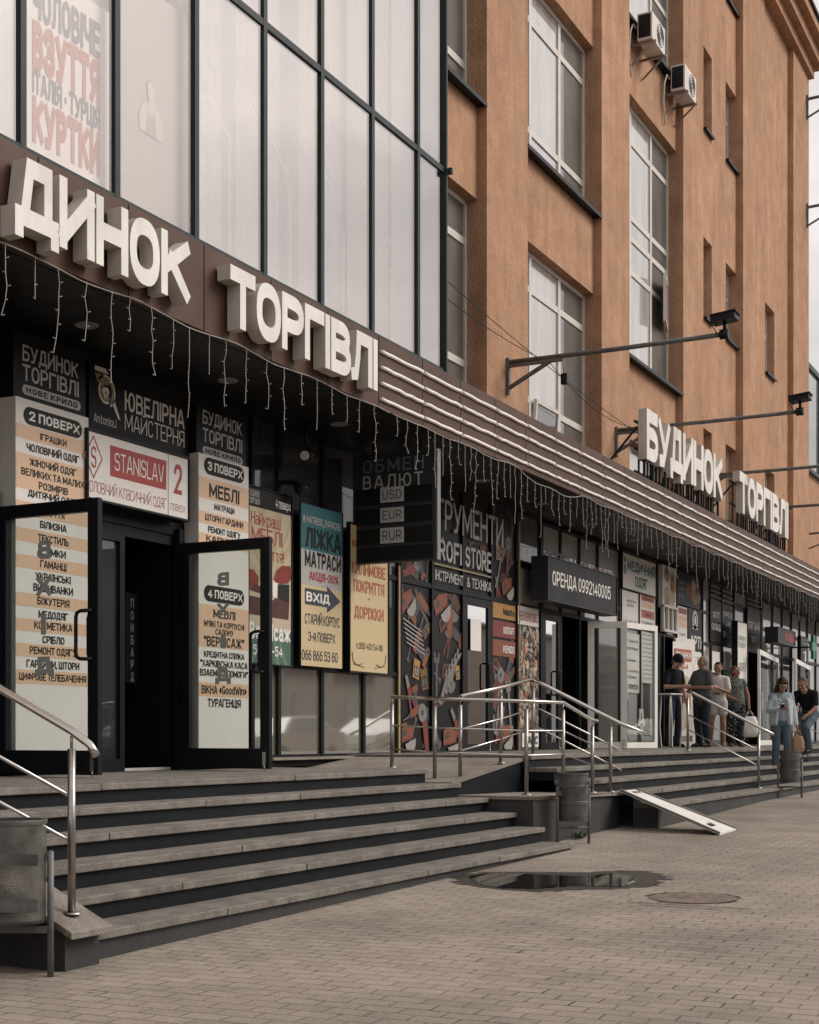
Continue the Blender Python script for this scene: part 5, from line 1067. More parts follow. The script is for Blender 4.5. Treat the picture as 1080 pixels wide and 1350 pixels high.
papers(t, [('АСТИ', .1, .9, .72, .86), ('ТКАНИНИ', .1, .9, .2, .3)])
dn = thing('poster_door', 'white framed door leaf bearing a doughnut poster behind the grey haired man', 'door', (fx(890, 8.15), 8.15, .12))
door(dn, (fx(889.5, 8.2), 8.2), (fx(915, 8.0), 8.0), .13, 2.30, M['door_white'], .10, M['pane_pale'], handle=None, name='door_leaf')
xa, xb = fx(895, 7.98), fx(912, 7.98); m = MB().use(M['sign_white']); m.poly([(xa, 8.10, .35), (xb, 7.965, .35), (xb, 7.965, 2.2), (xa, 8.10, 2.2)]); m.build('poster', None, dn)
m = MB(); AX = lambda u, v: (xa + (xb - xa) * u, 8.094 - .135 * u, .35 + 1.85 * v)
def rx(q, a, b, c, d, e=0): m.use(q); m.poly([(p[0], p[1] - e, p[2]) for p in (AX(a, c), AX(b, c), AX(b, d), AX(a, d))])
rx(M['rust'], .06, .94, .80, .93); rx(FQ[0], .3, .9, .3, .52, .001); rx(FQ[2], .2, .7, .44, .6, .002); rx(FQ[4], .2, .5, .25, .34, .003)
for k, (u, v, r, q) in enumerate(((.5, .38, .3, 0), (.65, .55, .22, 2), (.35, .6, .18, 4), (.5, .22, .34, 2), (.5, .39, .1, 1))): m.use(FQ[q]); m.poly([(p[0], p[1] - .004 - .0005 * k, p[2]) for p in [AX(u + r * math.cos(R(a)), v + r * .45 * math.sin(R(a))) for a in range(0, 360, 20)]])
w_, V_, T_ = text_tris('ПОНЧИКИ', .18, .1)
for q, s, ua, ub, va, vb in ((M['sign_white'], 'ПОНЧИКИ', .12, .88, .83, .90), (M['rust'], 'ВІД 4', .25, .75, .72, .78)):
    put_text(m, s, q, ua, ub, va, vb, 0, .18, axis=lambda u, v: (AX(u, v)[0], AX(u, v)[1] - .008, AX(u, v)[2]))
m.build('print', None, dn)
# --- storage and offices, market hall
xS = [SX(936.5), SX(951.5), SX(967), SX(984.5), SX(1003)]
def hall(i, j):
    if j == 0: return [M['pane_mid'], M['pane_mid'], M['pane_dark'], None][i]
    return M['pane_dark'] if j == 1 else (M['pane_pale'] if i == 2 else M['pane_dark'])
sf7 = storefront('hall_storefront', 'dark shop front with tall black storage and office panels above its doors', xS, [.12, 2.42, 3.45, ZS - .02], hall)
def panel(px, pr, pt, pb, rows, label):
    t = sign('door_panel', label, 'sign', px, pt, pb, 8.35, .015, M['sign_black'], right_px=pr); letter(t, [(s, a, b, c, d, M['sign_white'], .15) for s, a, b, c, d in rows])
    x0, x1, z0, z1, Y = t['rect']; m = MB()
    for k in range(3): m = MB(); rect(m, M['ink_grey'], x0, x1, z1 + .06 + .11 * k, z1 + .09 + .11 * k, 8.355); m.build('louvre', None, t)
panel(937, 951, 789, 845, [('ОПТ', .2, .82, .58, .72), ('СКЛАД', .08, .92, .28, .44)], 'black panel with white wholesale and storage lettering')
panel(952.5, 966.5, 796, 850, [('ОФІСИ', .08, .92, .70, .84), ('4-5', .3, .7, .46, .58), ('ПОВЕРХ', .06, .94, .2, .34)], 'black panel with white offices lettering for floors four and five')
panel(985.5, 1002.5, 799, 858, [('ТОРГОВИЙ', .04, .96, .52, .68), ('ЗАЛ', .3, .72, .22, .36)], 'black panel with white trade hall lettering over the far doorway')
t = sign('hanging_sign', 'tall pale two part sign hung before the pillar between the black panels', 'sign', 972, 819, 900, 8.05, .12, M['sign_white'], M['frame'], .015, right_px=985); papers(t, [('ШВИДКО', .1, .9, .70, .78), ('РЕМОНТ', .1, .9, .58, .68), ('ОДЯГУ', .15, .85, .2, .34)])
for k, (a, b) in enumerate(((939, 949), (954.5, 963.5))):
    t = sign('door_paper', ['blank white paper in the left glazed door under the storage panel', 'white paper in the right glazed door under the offices panel'][k], 'notice', a, 858, 886 + 4 * k, 8.36, .006, M['sign_white'], right_px=b)
t = sign('exit_sign', 'small green and white exit sign low in the office door', 'sign', 954.5, 883, 893, 8.34, .02, M['neon'], right_px=963.5); letter(t, [('EXIT', .2, .8, .25, .75, M['sign_white'], .14)])
xF = [SX(1004), SX(1018), SX(1030.5), SX(1043), SX(1054), SX(1064), SX(1075), SX(1086), SX(1097)] + [SX(1097) + 1.5 * k for k in range(1, 8)]
sf8 = storefront('far_storefront', 'row of pale reflecting shop panes at the far right end of the canopy', xF, [.12, 2.45, 3.05, ZS - .02], lambda i, j: ([M['pane_dark'], M['pane_mid']][i % 2] if j == 0 else [M['pane_pale'], M['pane_mid'], M['pane_pale']][(i + j) % 3]), w=.04)
MB().use(M['shop_dark']).box(xF[-1] + .05, 66, YS, YS + .05, .12, ZS).build('end_panel', None, sf8)
door(sf8, (fx(1028, 8.2), 8.25), (fx(1009, 7.6), 7.75), .13, 2.35, M['door_white'], .12, M['door_glass'], handle='bar', hz=1.15)
door(sf8, (fx(1075, 8.0), 8.15), (fx(1049, 7.6), 7.62), .13, 2.30, M['door_white'], .12, M['door_glass'], handle='bar', hz=1.15)
t = sign('red_lit_sign', 'small black box sign with red lettering projecting under the far canopy', 'sign', 1025.5, 827, 846, 7.7, .3, M['black'], M['sign_dark'], .02, right_px=1048); letter(t, [('КАВА', .42, .96, .18, .82, M['red'], .2)])
t = sign('black_directory', 'narrow black directory with white lettering beside the far open door', 'sign', 1056, 838, 874, 8.1, .1, M['sign_black'], right_px=1066); letter(t, [('БУДИНОК', .1, .9, .84, .92, M['plate_grey'], .14), ('ТОРГІВЛІ', .1, .9, .7, .78, M['plate_grey'], .14), ('1', .3, .7, .1, .5, M['sign_white'], .16)])
t = thing('pharmacy_cross', 'small green pharmacy cross under the far canopy', 'sign', (fx(1074, 7.7), 7.75, 2.2)); x, z = fx(1074, 7.7), fz(1074, 853, 7.7); m = MB().use(M['neon']); m.box(x - .11, x + .11, 7.7, 7.78, z - .32, z + .32); m.box(x - .3, x - .112, 7.7, 7.78, z - .11, z + .11); m.box(x + .112, x + .3, 7.7, 7.78, z - .11, z + .11); m.build('cross', None, t); m = MB().use(M['cable']); m.box(x - .02, x + .02, 7.785, 8.36, z - .02, z + .02); m.build('bracket', None, t)

# --- currency board hung across the canopy
XC = 14.75; yl, yr = 8.30, 7.20; zc0, zc1 = 2.375, 3.66
t = thing('currency_board', 'dark hanging exchange board with USD EUR and RUR rows under the canopy', 'sign', (XC + .1, 7.75, zc0))
m = MB().use(M['sign_dark']); m.box(XC, XC + .11, yr, yl, zc0, zc1); m.use(M['mid_grey']); m.box(XC + .015, XC + .10, yr - .012, yr - .001, zc0, zc1); m.build('housing', None, t, .004)
zr = lambda py: onX(518, py, XC).z
for a, b in ((642, 664), (669, 690), (696, 717)): MB().use(M['black']).box(XC - .006, XC - .001, yr + .05, yl - .03, zr(b), zr(a)).build('display_row', None, t)
MB().use(M['black']).box(XC - .006, XC - .001, yr + .04, yl - .02, zc0 + .02, zr(720)).build('lower_panel', None, t)
m = MB(); axis = lambda u, v: (XC - .004, yl - u, v); Yc = lambda px: yl - onX(px, 700, XC).y
put_text(m, 'ОБМЕН', M['letter_grey'], Yc(479), Yc(559), zr(621), zr(604), 0, .12, .25, axis=axis); put_text(m, 'ВАЛЮТ', M['plate_grey'], Yc(479), Yc(558), zr(642.5), zr(625), 0, .12, .25, axis=lambda u, v: (XC - .008, yl - u, v))
m.build('lettering', None, t)
for s, a, b in (('USD', 642, 662), ('EUR', 669, 688.5), ('RUR', 695.5, 716)):
    m = MB().use(M['plate_grey']); m.box(XC - .012, XC - .0065, yl - Yc(533), yl - Yc(502), zr(b), zr(a)); put_text(m, s, M['ink'], Yc(505), Yc(530), zr(b - 4), zr(a + 4), 0, .1, .2, axis=lambda u, v: (XC - .014, yl - u, v)); m.build('currency_plate', None, t)
for y in (7.45, 8.05): MB().use(M['cable']).box(XC + .06, XC + .1, y - .02, y + .02, zc1, ZS).build('hanger', None, t)
# camera and loudspeaker under the soffit beside the board
t = thing('security_camera', 'dark camera hanging from the soffit left of the exchange board', 'camera', (13.35, 8.1, 3.3)); m = MB().use(M['black']); m.tube([(13.35, 8.1, ZS - .0), (13.35, 8.1, 3.5)], .02, 8); m.build('mount', None, t); m = MB().use(M['black']); m.tube([(13.55, 8.15, 3.42), (13.5, 8.12, 3.41), (13.2, 8.0, 3.36), (13.12, 7.97, 3.35)], [.05, .085, .085, .07], 14); m.build('camera_body', None, t); m = MB().use(M['steel_post']); m.tube([(13.12, 7.97, 3.35), (13.08, 7.955, 3.345)], .05, 12); m.build('lens', None, t)
t = thing('wall_lamp', 'dark spotlight on a bracket low left of the exchange board', 'lamp', (13.3, 8.3, 3.05)); m = MB().use(M['black']); m.box(13.25, 13.35, 8.2, 8.36, 3.1, 3.14); m.build('bracket', None, t); m = MB().use(M['black']); m.tube([(13.3, 8.22, 3.12), (13.3, 8.16, 3.05), (13.3, 8.08, 2.98)], [.03, .06, .075], 12); m.build('lamp_head', None, t)

# ================================================================ icicle lights along the fascia edge
def drop_mesh(L, seed):
    rr = random.Random(seed); m = MB().use(M['wire']); n = max(3, int(L / .09)); pts = [(0, 0, 0)]
    for k in range(1, n + 1): pts.append((rr.uniform(-.012, .012) + (.03 if k == n and rr.random() < .4 else 0), rr.uniform(-.008, .008), -L * k / n))
    m.tube(pts, .0032, 5, cap=False)
    for k in range(1, n + 1):
        p = Vector(pts[k]); s = rr.choice((-1, 1)); m.tube([p, p + Vector((s * .024, rr.uniform(-.01, .01), .008))], .0036, 4); 
    return m
def icicles(label, x0, x1, step, seed, sag=()):
    rr = random.Random(seed); Yc = YF - .03; t = thing('icicle_lights', label, 'string lights', ((x0 + x1) / 2, Yc, ZS))
    def zc(x):
        z = ZS - .005 + .012 * math.sin(x * 5) - .02 * abs(math.sin(x * 2.1))
        for c, wdt, dep in sag: z -= dep * max(0, 1 - ((x - c) / wdt) ** 2)
        return z
    n = int((x1 - x0) / .12); m = MB().use(M['wire']); m.tube([(x0 + (x1 - x0) * i / n, Yc + .004 * math.sin(i * 1.7), zc(x0 + (x1 - x0) * i / n)) for i in range(n + 1)], .0046, 5); m.build('main_cable', None, t)
    protos = []; x = x0 + .1; k = 0
    base = Vector(t.location)
    while x < x1:
        if len(protos) < 14:
            L = [.22, .36, .5, .3, .62, .44, .7, .27, .55, .4, .74, .33, .58, .48][len(protos)]
            o = drop_mesh(L, seed * 31 + k).build('drop', None, None); o.parent = t; protos.append(o)
        else:
            o = rr.choice(protos).copy(); COL.objects.link(o)
        o.location = Vector((x, Yc, zc(x))) - base; o.rotation_euler = (0, rr.uniform(-.05, .05), rr.uniform(0, 6)); x += step * rr.uniform(.75, 1.25); k += 1
icicles('sparse white icicle lights below the near letters over the open black doors', 6.9, 13.3, .29, 2)
icicles('white icicle lights over the exchange board and tool shop, sagging in the middle', 13.35, 22.0, .21, 5, [(18.0, 1.2, .10)])
icicles('dense white icicle lights below the far stretch of the fascia', 22.05, 44, .30, 8)

# ================================================================ lamp arms, brackets, wires, air conditioners
def lamp_arm(label, X, tip_y, z, lamp=True, wy=YP, grp='lamp arms on the orange wall'):
    t = thing('lamp_arm', label, 'lamp arm', (X, wy, z), grp)
    m = MB().use(M['bin_leg']); m.box(X - .035, X + .035, wy - .05, wy - .001, z - .48, z + .06); m.obox((X, wy - .05, z - .38), (X, wy - .78, z - .02), .05, .05); m.box(X - .03, X + .03, wy - .9, wy - .05, z - .08, z - .035); m.build('bracket', None, t)
    m = MB().use(M['bin_leg']); m.tube([(X, wy - .02, z), (X, (wy + tip_y) / 2, z - .012), (X, tip_y, z)], .034, 10); m.build('arm', None, t)
    if lamp:
        m = MB().use(M['black']); m.tube([(X, tip_y + .06, z), (X, tip_y - .06, z)], .07, 12); m.tube([(X, tip_y, z + .05), (X, tip_y, z + .18)], .025, 8); m.tube([(X - .02, tip_y + .1, z + .02), (X - .05, tip_y + .16, z + .12), (X, tip_y + .05, z + .2)], .008, 6); m.build('lamp_knuckle', None, t)
        m = MB().use(M['black']); a = Vector((X, tip_y + .17, z + .20)); b = Vector((X, tip_y - .17, z + .235)); m.obox(a, b, .26, .09); m.obox(a + Vector((0, 0, .05)), b + Vector((0, -.02, .05)), .3, .02); m.build('floodlight', None, t)
    return t
lamp_arm('long grey lamp arm nearest the camera with a black floodlight on its tip', 19.62, 5.11, 5.93)
lamp_arm('long grey lamp arm with a floodlight, second from the glass wall, behind the roof letters', 24.6, 5.11, 5.87)
lamp_arm('long grey lamp arm reaching out between the two words of the roof letters', 29.6, 5.0, 5.85)
lamp_arm('long grey lamp arm to the right of the roof letters, farthest of the arms', 34.5, 5.0, 5.85, wy=8.24)
def bracket(label, X, z, arm=.75, wy=8.15):
    t = thing('wire_bracket', label, 'bracket', (X, wy, z)); m = MB().use(M['bin_leg']); m.box(X - .04, X + .04, wy - .05, wy - .001, z - .55, z + .1); m.obox((X, wy - .05, z), (X + .1, wy - arm, z + .08), .09, .05); m.obox((X, wy - .05, z - .5), (X + .08, wy - arm * .7, z + .02), .05, .04); m.build('bracket_frame', None, t)
    m = MB().use(M['pale_grey']); m.lathe((X + .08, wy - arm * .8, z - .22), [(.0005, -.07), (.05, -.06), (.07, 0), (.05, .07), (.02, .1), (.02, .26)], 12); m.build('insulator', None, t)
bracket('grey steel bracket with an insulator under the cornice at the building corner', 40.1, 18.0, 1.6)
bracket('grey steel bracket with an insulator on the corner pilaster below the cornice bracket', 40.1, 15.0, 1.5)
bracket('rusty steel bracket on the far lower orange wall', 41.2, 6.1, 2.2, 8.62)
def wire(name, label, pts, r=.006):
    o = MB().use(M['cable']); o.tube(pts, r, 5); o = o.build(name, None); tag(o, label, 'cable')
def sagging(a, b, s, n=12): return [Vector(a).lerp(Vector(b), i / n) - Vector((0, 0, s * 4 * (i / n) * (1 - i / n))) for i in range(n + 1)]
wire('overhead_cable', 'thin black cable sagging from the nearest lamp arm to the second arm', sagging((19.62, 7.75, 5.9), (24.6, 7.7, 5.85), .32))
wire('overhead_cable', 'thin black cable running from the glass wall to the nearest lamp arm', sagging((14.9, 7.9, 6.1), (19.62, 7.9, 5.95), .10))
wire('overhead_cable', 'thin black cable rising across the lower window above the sagging one', sagging((14.9, 8.1, 6.55), (25.2, 8.1, 5.85), .12))
wire('overhead_cable', 'thin cable hanging down beyond the building corner', [(41.6, 6.7, 20), (41.65, 6.7, 17.8), (41.6, 6.75, 15), (41.5, 6.7, 11), (41.7, 6.9, 8.5)], .012)
wire('overhead_cable', 'thin slanting cable from the cornice end to the right edge of the sky', sagging((40.6, 7.7, 19.3), (47, 5.5, 15.5), .3), .012)
t = thing('cable_weight', 'small dark connector box hanging from the nearest lamp arm', 'connector', (19.7, 7.5, 5.55)); m = MB().use(M['cable']); m.tube([(19.7, 7.55, 5.9), (19.7, 7.52, 5.68)], .006, 5); m.build('lead', None, t); m = MB().use(M['black']); m.box(19.66, 19.74, 7.46, 7.56, 5.52, 5.68); m.build('connector_body', None, t, .01)
def aircon(label, x, z):
    y0, y1 = 8.10, 8.40; w, h = .82, .52
    t = thing('air_conditioner', label, 'air conditioner', (x + w / 2, 8.25, z), 'air conditioners on the orange wall')
    m = MB().use(M['white_frame']); m.box(x, x + w, y0, y1, z, z + h); m.build('casing', None, t, .015)
    m = MB().use(M['black']); m.box(x - .006, x - .001, y0 + .035, y1 - .03, z + .05, z + h - .04); m.build('side_grille', None, t)
    m = MB().use(M['mid_grey']); c = (x + .5, z + h / 2)
    for r in (.21, .16, .11, .06): m.tube([(c[0] + r * math.cos(R(a)), y0 - .006, c[1] + r * math.sin(R(a))) for a in range(0, 361, 24)], .006, 5)
    m.build('fan_grille', None, t)
    m = MB().use(M['steel_post']); 
    for q in (x + .06, x + w - .1): m = MB().use(M['steel_post']); m.box(q, q + .04, y0 - .05, YR, z - .045, z - .002); m.obox((q + .02, YR - .01, z - .4), (q + .02, y0 + .02, z - .05), .03, .03); m.build('bracket', None, t)
    m = MB().use(M['pale_metal']); m.tube([(x - .02, 8.42, z + .25), (x - .12, 8.44, z + .3), (x - .22, 8.46, z + .1), (x - .16, 8.5, z - .25), (x - .05, 8.5, z - .6), (x + .02, 8.52, z - .62)], .018, 7); m.build('hose', None, t)
aircon('white air conditioner with a dark side grille, upper left of the two', 25.85, 13.45)
aircon('white air conditioner with a dark side grille, lower right of the two, trailing a hose', 28.02, 13.38)

# ================================================================ railings
def railing(name, label, rails, posts, mids=(), r=.021):
    """rails: list of point lists; posts: (x, y, z_base, z_top)"""
    t = thing(name, label, 'railing', posts[0][:3])
    for p in rails: m = MB().use(M['steel']); m.tube(p, r, 12); m.build('handrail', None, t)
    for p in mids: m = MB().use(M['steel']); m.tube(p, .0095, 8); m.build('lower_rail', None, t)
    for x, y, za, zb in posts:
        m = MB().use(M['steel_post']); m.tube([(x, y, za), (x, y, zb - .08)], .0205, 12); m.tube([(x, y, zb - .079), (x, y, zb - .015)], .008, 8); m.lathe((x, y, za), [(.05, .004), (.048, .012), (.0206, .014)], 16); m.build('post', None, t)
XA = 5.70; slope = .4637
def ha(y, h): return (XA, y, slope_z(y) + h)
railing('handrail', 'steel handrail sloping down beside the wide near steps on the left', [[(XA, 8.0, 1.02), (XA, 6.36, 1.02), ha(6.2, .94), ha(4.86, .94), (XA, 4.74, slope_z(4.74) + .925), (XA, 4.70, slope_z(4.70) + .89)]],
        [(XA, 4.86, slope_z(4.86), slope_z(4.86) + .93), (XA, 6.42, 0, 1.0), (XA, 7.9, 0, 1.0)], [[(XA, 7.9, .66), (XA, 6.4, .66), ha(4.87, .60)], [(XA, 7.9, .40), (XA, 6.4, .40), ha(4.87, .37)]])
z1 = lambda x: -.262 - .0165 * (x - 13)
PA, PB, PC, PD, PE = (13.24, 6.98, 0), (13.12, 6.42, -.14), (13.40, 5.52, z1(13.4)), (14.28, 5.46, z1(14.28)), (14.92, 5.36, z1(14.92))
def top(p, h): return (p[0], p[1], p[2] + h)
lv = .72
Q = [(PA[0], PA[1], .745), (PB[0], PB[1], .72), (PC[0], PC[1], .685), (PD[0], PD[1], .69), (PE[0] - .05, PE[1], .515), (15.0, 5.33, .50)]
railing('ramp_railing', 'lower steel railing running level round the corner of the concrete block', [Q], [(p[0], p[1], p[2], q[2]) for p, q in zip((PA, PB, PC, PD, PE), Q)],
        [[(p[0], p[1], p[2] - d * (1 if i < 4 else .9)) for i, p in enumerate(Q[:5])] for d in (.30, .55)], .019)
R1 = [(13.27, 6.20, .74), (14.2, 6.15, .86), (15.08, 6.14, .985)]; R2 = [(15.08, 6.14, .985), (15.13, 5.98, .90), (15.29, 5.15, .47), (15.36, 4.92, .37)]
railing('ramp_railing', 'upper steel railing that climbs the ramp and drops beside the farther steps', [R1, R2], [(13.27, 6.20, -.10, .73), (14.2, 6.15, .035, .85), (15.08, 6.13, .11, .97), (15.27, 5.27, z1(15.27), .52)],
        [[(p[0], p[1], p[2] - d) for p in R1] for d in (.34, .56)] + [[(p[0], p[1], p[2] - d) for p in R2[:3]] for d in (.30, .52)])
def stair_rail(label, X):
    railing('handrail', label, [[(X, 6.12, 1.02), (X, 6.02, .995), (X, 5.0, .46), (X, 4.80, .36)]], [(X, 6.10, .12, 1.0), (X, 5.02, -.44, .45)], [[(X, 6.08, 1.0 - d), (X, 5.0, .45 - d)] for d in (.34, .57)])
stair_rail('steel handrail down the farther steps in front of the grey haired man', 21.25)
stair_rail('steel handrail at the right edge in front of the man in dark clothes', 28.6)

# ================================================================ bins, ramp board, weeds
def bin_proto():
    t = thing('litter_bin', '', 'bin', (0, 0, 0), 'round metal litter bins on the pavement')
    m = MB().use(M['bin']); [m.lathe((0, 0, .24), pr, 40) for pr in ([(.0005, .004), (.150, 0)], [(.150, 0), (.151, .16)], [(.151, .16), (.1545, .165)], [(.1545, .165), (.1545, .2)], [(.1545, .2), (.151, .205)], [(.151, .205), (.151, .33)], [(.151, .33), (.1545, .335)], [(.1545, .335), (.1545, .365)], [(.1545, .365), (.151, .37)], [(.151, .37), (.151, .468)], [(.151, .468), (.157, .470)], [(.157, .470), (.157, .492)], [(.157, .492), (.143, .492)], [(.143, .492), (.143, .02)])]; m.build('bin_body', None, t)
    for s in (-1, 1):
        m = MB().use(M['bin_leg']); m.tube([(s * .182, 0, -.02), (s * .182, 0, .60)], .0155, 10); m.box(s * .168 - .02, s * .168 + .02, -.03, .03, .50, .55); m.build('leg', None, t)
    m = MB().use(M['bin_leg']); m.tube([(-.18, 0, .17), (.18, 0, .17)], .013, 8); m.build('cross_bar', None, t)
    m = MB().use(M['bin_leg']); m.tube([(.10, -.125, .64), (.10, -.165, .63), (.10, -.17, .60), (.10, -.156, .58)], .008, 6); m.build('hook', None, t)
    return t
def place_bin(p, label, rot, s=1.0, proto=[None]):
    if proto[0] is None: proto[0] = o = bin_proto()
    else: o = clone(proto[0])
    o.location = p; o.rotation_euler = (0, 0, rot); o.scale = (s, s, s); o['label'] = label; return o
p = on_ground(756, 1113); place_bin((p.x, p.y, gz(p.x)), 'round metal bin between the two flights of steps beside the concrete block', R(-40), .98)
p = on_ground(1041.5, 1052); place_bin((p.x, p.y, gz(p.x)), 'round metal bin in front of the young woman on the farther steps', R(-63), .98)
# the nearest bin is a perforated one in a flat-iron frame
nb = on_ground(16, 1288); nb = Vector((nb.x, nb.y, gz(nb.x)))
t = thing('perforated_bin', 'perforated sheet metal bin in a flat iron frame at the left edge', 'bin', nb)
def perforated():
    m = mat('perforated_sheet', (.17, .165, .15), .6, .3, var=.5, scale=7, dirt=(.05, .046, .04)); n = m.node_tree; p = n.nodes['Principled BSDF']; L = n.links.new
    uv = n.nodes.new('ShaderNodeTexCoord'); sx = n.nodes.new('ShaderNodeSeparateXYZ'); L(uv.outputs['Object'], sx.inputs[0])
    at = n.nodes.new('ShaderNodeMath'); at.operation = 'ARCTAN2'; L(sx.outputs[1], at.inputs[0]); L(sx.outputs[0], at.inputs[1])
    cb = n.nodes.new('ShaderNodeCombineXYZ'); ml = n.nodes.new('ShaderNodeMath'); ml.operation = 'MULTIPLY'; ml.inputs[1].default_value = .165; L(at.outputs[0], ml.inputs[0]); L(ml.outputs[0], cb.inputs[0]); L(sx.outputs[2], cb.inputs[1])
    mp = n.nodes.new('ShaderNodeMapping'); mp.inputs['Rotation'].default_value = (0, 0, R(45)); mp.inputs['Scale'].default_value = (88, 88, 88); L(cb.outputs[0], mp.inputs[0])
    v = n.nodes.new('ShaderNodeTexVoronoi'); v.inputs['Randomness'].default_value = 0; v.inputs['Scale'].default_value = 1; v.voronoi_dimensions = '2D'; L(mp.outputs[0], v.inputs['Vector'])
    lt = n.nodes.new('ShaderNodeMath'); lt.operation = 'LESS_THAN'; lt.inputs[1].default_value = .3; L(v.outputs['Distance'], lt.inputs[0])
    tr = n.nodes.new('ShaderNodeBsdfTransparent'); mx = n.nodes.new('ShaderNodeMixShader'); L(lt.outputs[0], mx.inputs[0]); L(p.outputs[0], mx.inputs[1]); L(tr.outputs[0], mx.inputs[2]); L(mx.outputs[0], n.nodes['Material Output'].inputs[0])
    return m
PM = perforated(); ax = Vector((math.cos(AL - R(90)), math.sin(AL - R(90)), 0))
m = MB().use(PM); m.lathe((0, 0, .27), [(.165, 0), (.165, .50)], 40); o = m.build('bin_body', None, None); o.parent = t
m = MB().use(M['bin']); m.lathe((0, 0, .27), [(.169, .485), (.171, .505), (.169, .51), (.16, .505)], 40); m.lathe((0, 0, .27), [(.0005, .003), (.166, 0), (.168, .02)], 40); o = m.build('rim', None, None); o.parent = t
def loc(u, v, z): return ax * u + Vector((0, 0, 0)) + Vector((-ax.y, ax.x, 0)) * v + Vector((0, 0, z))
for s in (-1, 1):
    m = MB().use(M['bin_leg']); m.tube([loc(s * .19, 0, -.02), loc(s * .19, 0, .62)], .0165, 12); m.tube([loc(s * .19, 0, .62), loc(s * .19, 0, .625)], [.0165, .004], 12); o = m.build('leg', None, None); o.parent = t
for z, hgt in ((.565, .055), (.34, .065)):
    m = MB().use(M['bin']); m.hexa([loc(-.172, -.183, z), loc(.175, -.183, z), loc(.175, -.176, z), loc(-.172, -.176, z), loc(-.172, -.183, z + hgt), loc(.175, -.183, z + hgt), loc(.175, -.176, z + hgt), loc(-.172, -.176, z + hgt)]); m.tube([loc(.12, -.186, z + hgt / 2), loc(.12, -.19, z + hgt / 2)], .012, 8); o = m.build('flat_bar', None, None); o.parent = t
m = MB().use(M['bin_leg']); m.obox(loc(-.19, 0, .235), loc(.19, 0, .235), .02, .035); o = m.build('cross_bar', None, None); o.parent = t
# loose white board used as a ramp
A0, A1 = Vector((15.47, 5.22, -.285)), Vector((15.98, 5.20, -.29)); B0, B1 = on_ground(949, 1099, .02), on_ground(970, 1092.5, .02)
def quad_slab(mb, P, th): mb.hexa([Vector(q) - Vector((0, 0, th)) for q in P] + [Vector(q) for q in P])
t = thing('ramp_board', 'loose white sheet metal board leaning from the concrete block to the pavement', 'board', B0)
m = MB().use(M['white_plastic']); quad_slab(m, [A0, B0, B1, A1], .018); m.build('sheet', None, t)
m = MB().use(M['mid_grey']); up = Vector((0, 0, .004))
for a, b in ((A0, B0), (A1, B1)): m.obox(a + up * 2, b + up * 2, .022, .02)
m.build('edge_strip', None, t)
c0 = B0.lerp(A0, .12).lerp(B1.lerp(A1, .12), .3); m = MB().use(M['ink']); q1 = (A0 - B0).normalized(); q2 = (B1 - B0).normalized()
for k in range(4): a = c0 + q2 * .05 * k + Vector((0, 0, .004)); m.poly([a, a + q2 * .03, a + q2 * .03 + q1 * (.09 + .03 * (k % 2)), a + q1 * .07])
m.build('marking', None, t)
M['leaf'] = mat('weed_leaf', (.05, .07, .03), .7, var=.3, scale=20)
for k, (px, py, n_, lab) in enumerate(((766, 1106, 34, 'small weed at the foot of the concrete block behind the bin'), (838, 1078, 26, 'sparse dry weed by the concrete block under the white board'))):
    p = on_ground(px, py); rr = random.Random(k); m = MB().use(M['leaf'])
    for i in range(n_):
        a = rr.uniform(0, 6.3); l = rr.uniform(.04, .11); b = p + Vector((rr.uniform(-.09, .09), rr.uniform(-.04, .04), 0)); b.z = gz(b.x); e = b + Vector((l * math.cos(a) * .7, l * math.sin(a) * .7, l * rr.uniform(.4, 1))); s = Vector((-math.sin(a), math.cos(a), 0)) * .014; md = (b + e) / 2 + Vector((0, 0, .015))
        m.poly([b, md + s, e, md - s])
    o = m.build('weed', None); tag(o, lab, 'weed')
# cast-iron bars stacked under the board, folding table by the cap man come with the people below

# ================================================================ parked cars behind the photographer, mirrored in the low panes
def car(label, x, y, paint):
    z = gz(x); t = thing('parked_car', label, 'car', (x, y, z), 'cars parked across the pavement'); m = MB()
    P = [(-2.1, .35), (-2.15, .62), (-2.05, .88), (-1.25, .98), (-.55, 1.40), (.75, 1.44), (1.55, 1.05), (2.08, .95), (2.15, .6), (2.1, .35)]
    n = len(P); m.use(paint)
    def yy(zv): return .86 if zv < 1.0 else .86 - (zv - 1.0) * .55
    for sgn in (-1, 1): q = [(x + a, y + sgn * yy(b), z + b) for a, b in P]; m.poly(q if sgn < 0 else q[::-1])
    for (a, b), (c, d) in zip(P, P[1:] + P[:1]): m.poly([(x + a, y - yy(b), z + b), (x + a, y + yy(b), z + b), (x + c, y + yy(d), z + d), (x + c, y - yy(d), z + d)])
    m.build('body', None, t, .03); m = MB().use(M['pane_dark'])
    for sgn in (-1, 1): m.poly([(x + a, y + sgn * (yy(b) + .012), z + b) for a, b in ((-1.05, 1.02), (-.5, 1.34), (.1, 1.37), (.1, 1.02))]); m.poly([(x + a, y + sgn * (yy(b) + .012), z + b) for a, b in ((.16, 1.02), (.16, 1.37), (.7, 1.37), (1.32, 1.08))])
    m.build('side_window', None, t)
    for a in (-1.3, 1.32):
        for sgn in (-1, 1): m = MB().use(M['black']); k = len(m.v); m.lathe((0, 0, 0), [(.0005, .1), (.2, .1), (.32, .09), (.33, 0), (.33, -.1)], 20); m.v = [(x + a + p[0], y + sgn * (.78 + p[2]), z + .33 + p[1]) for p in m.v]; m.build('wheel', None, t)
PW = mat('white_car_paint', (.72, .7, .68), .25); PD_ = mat('grey_car_paint', (.22, .22, .22), .3)
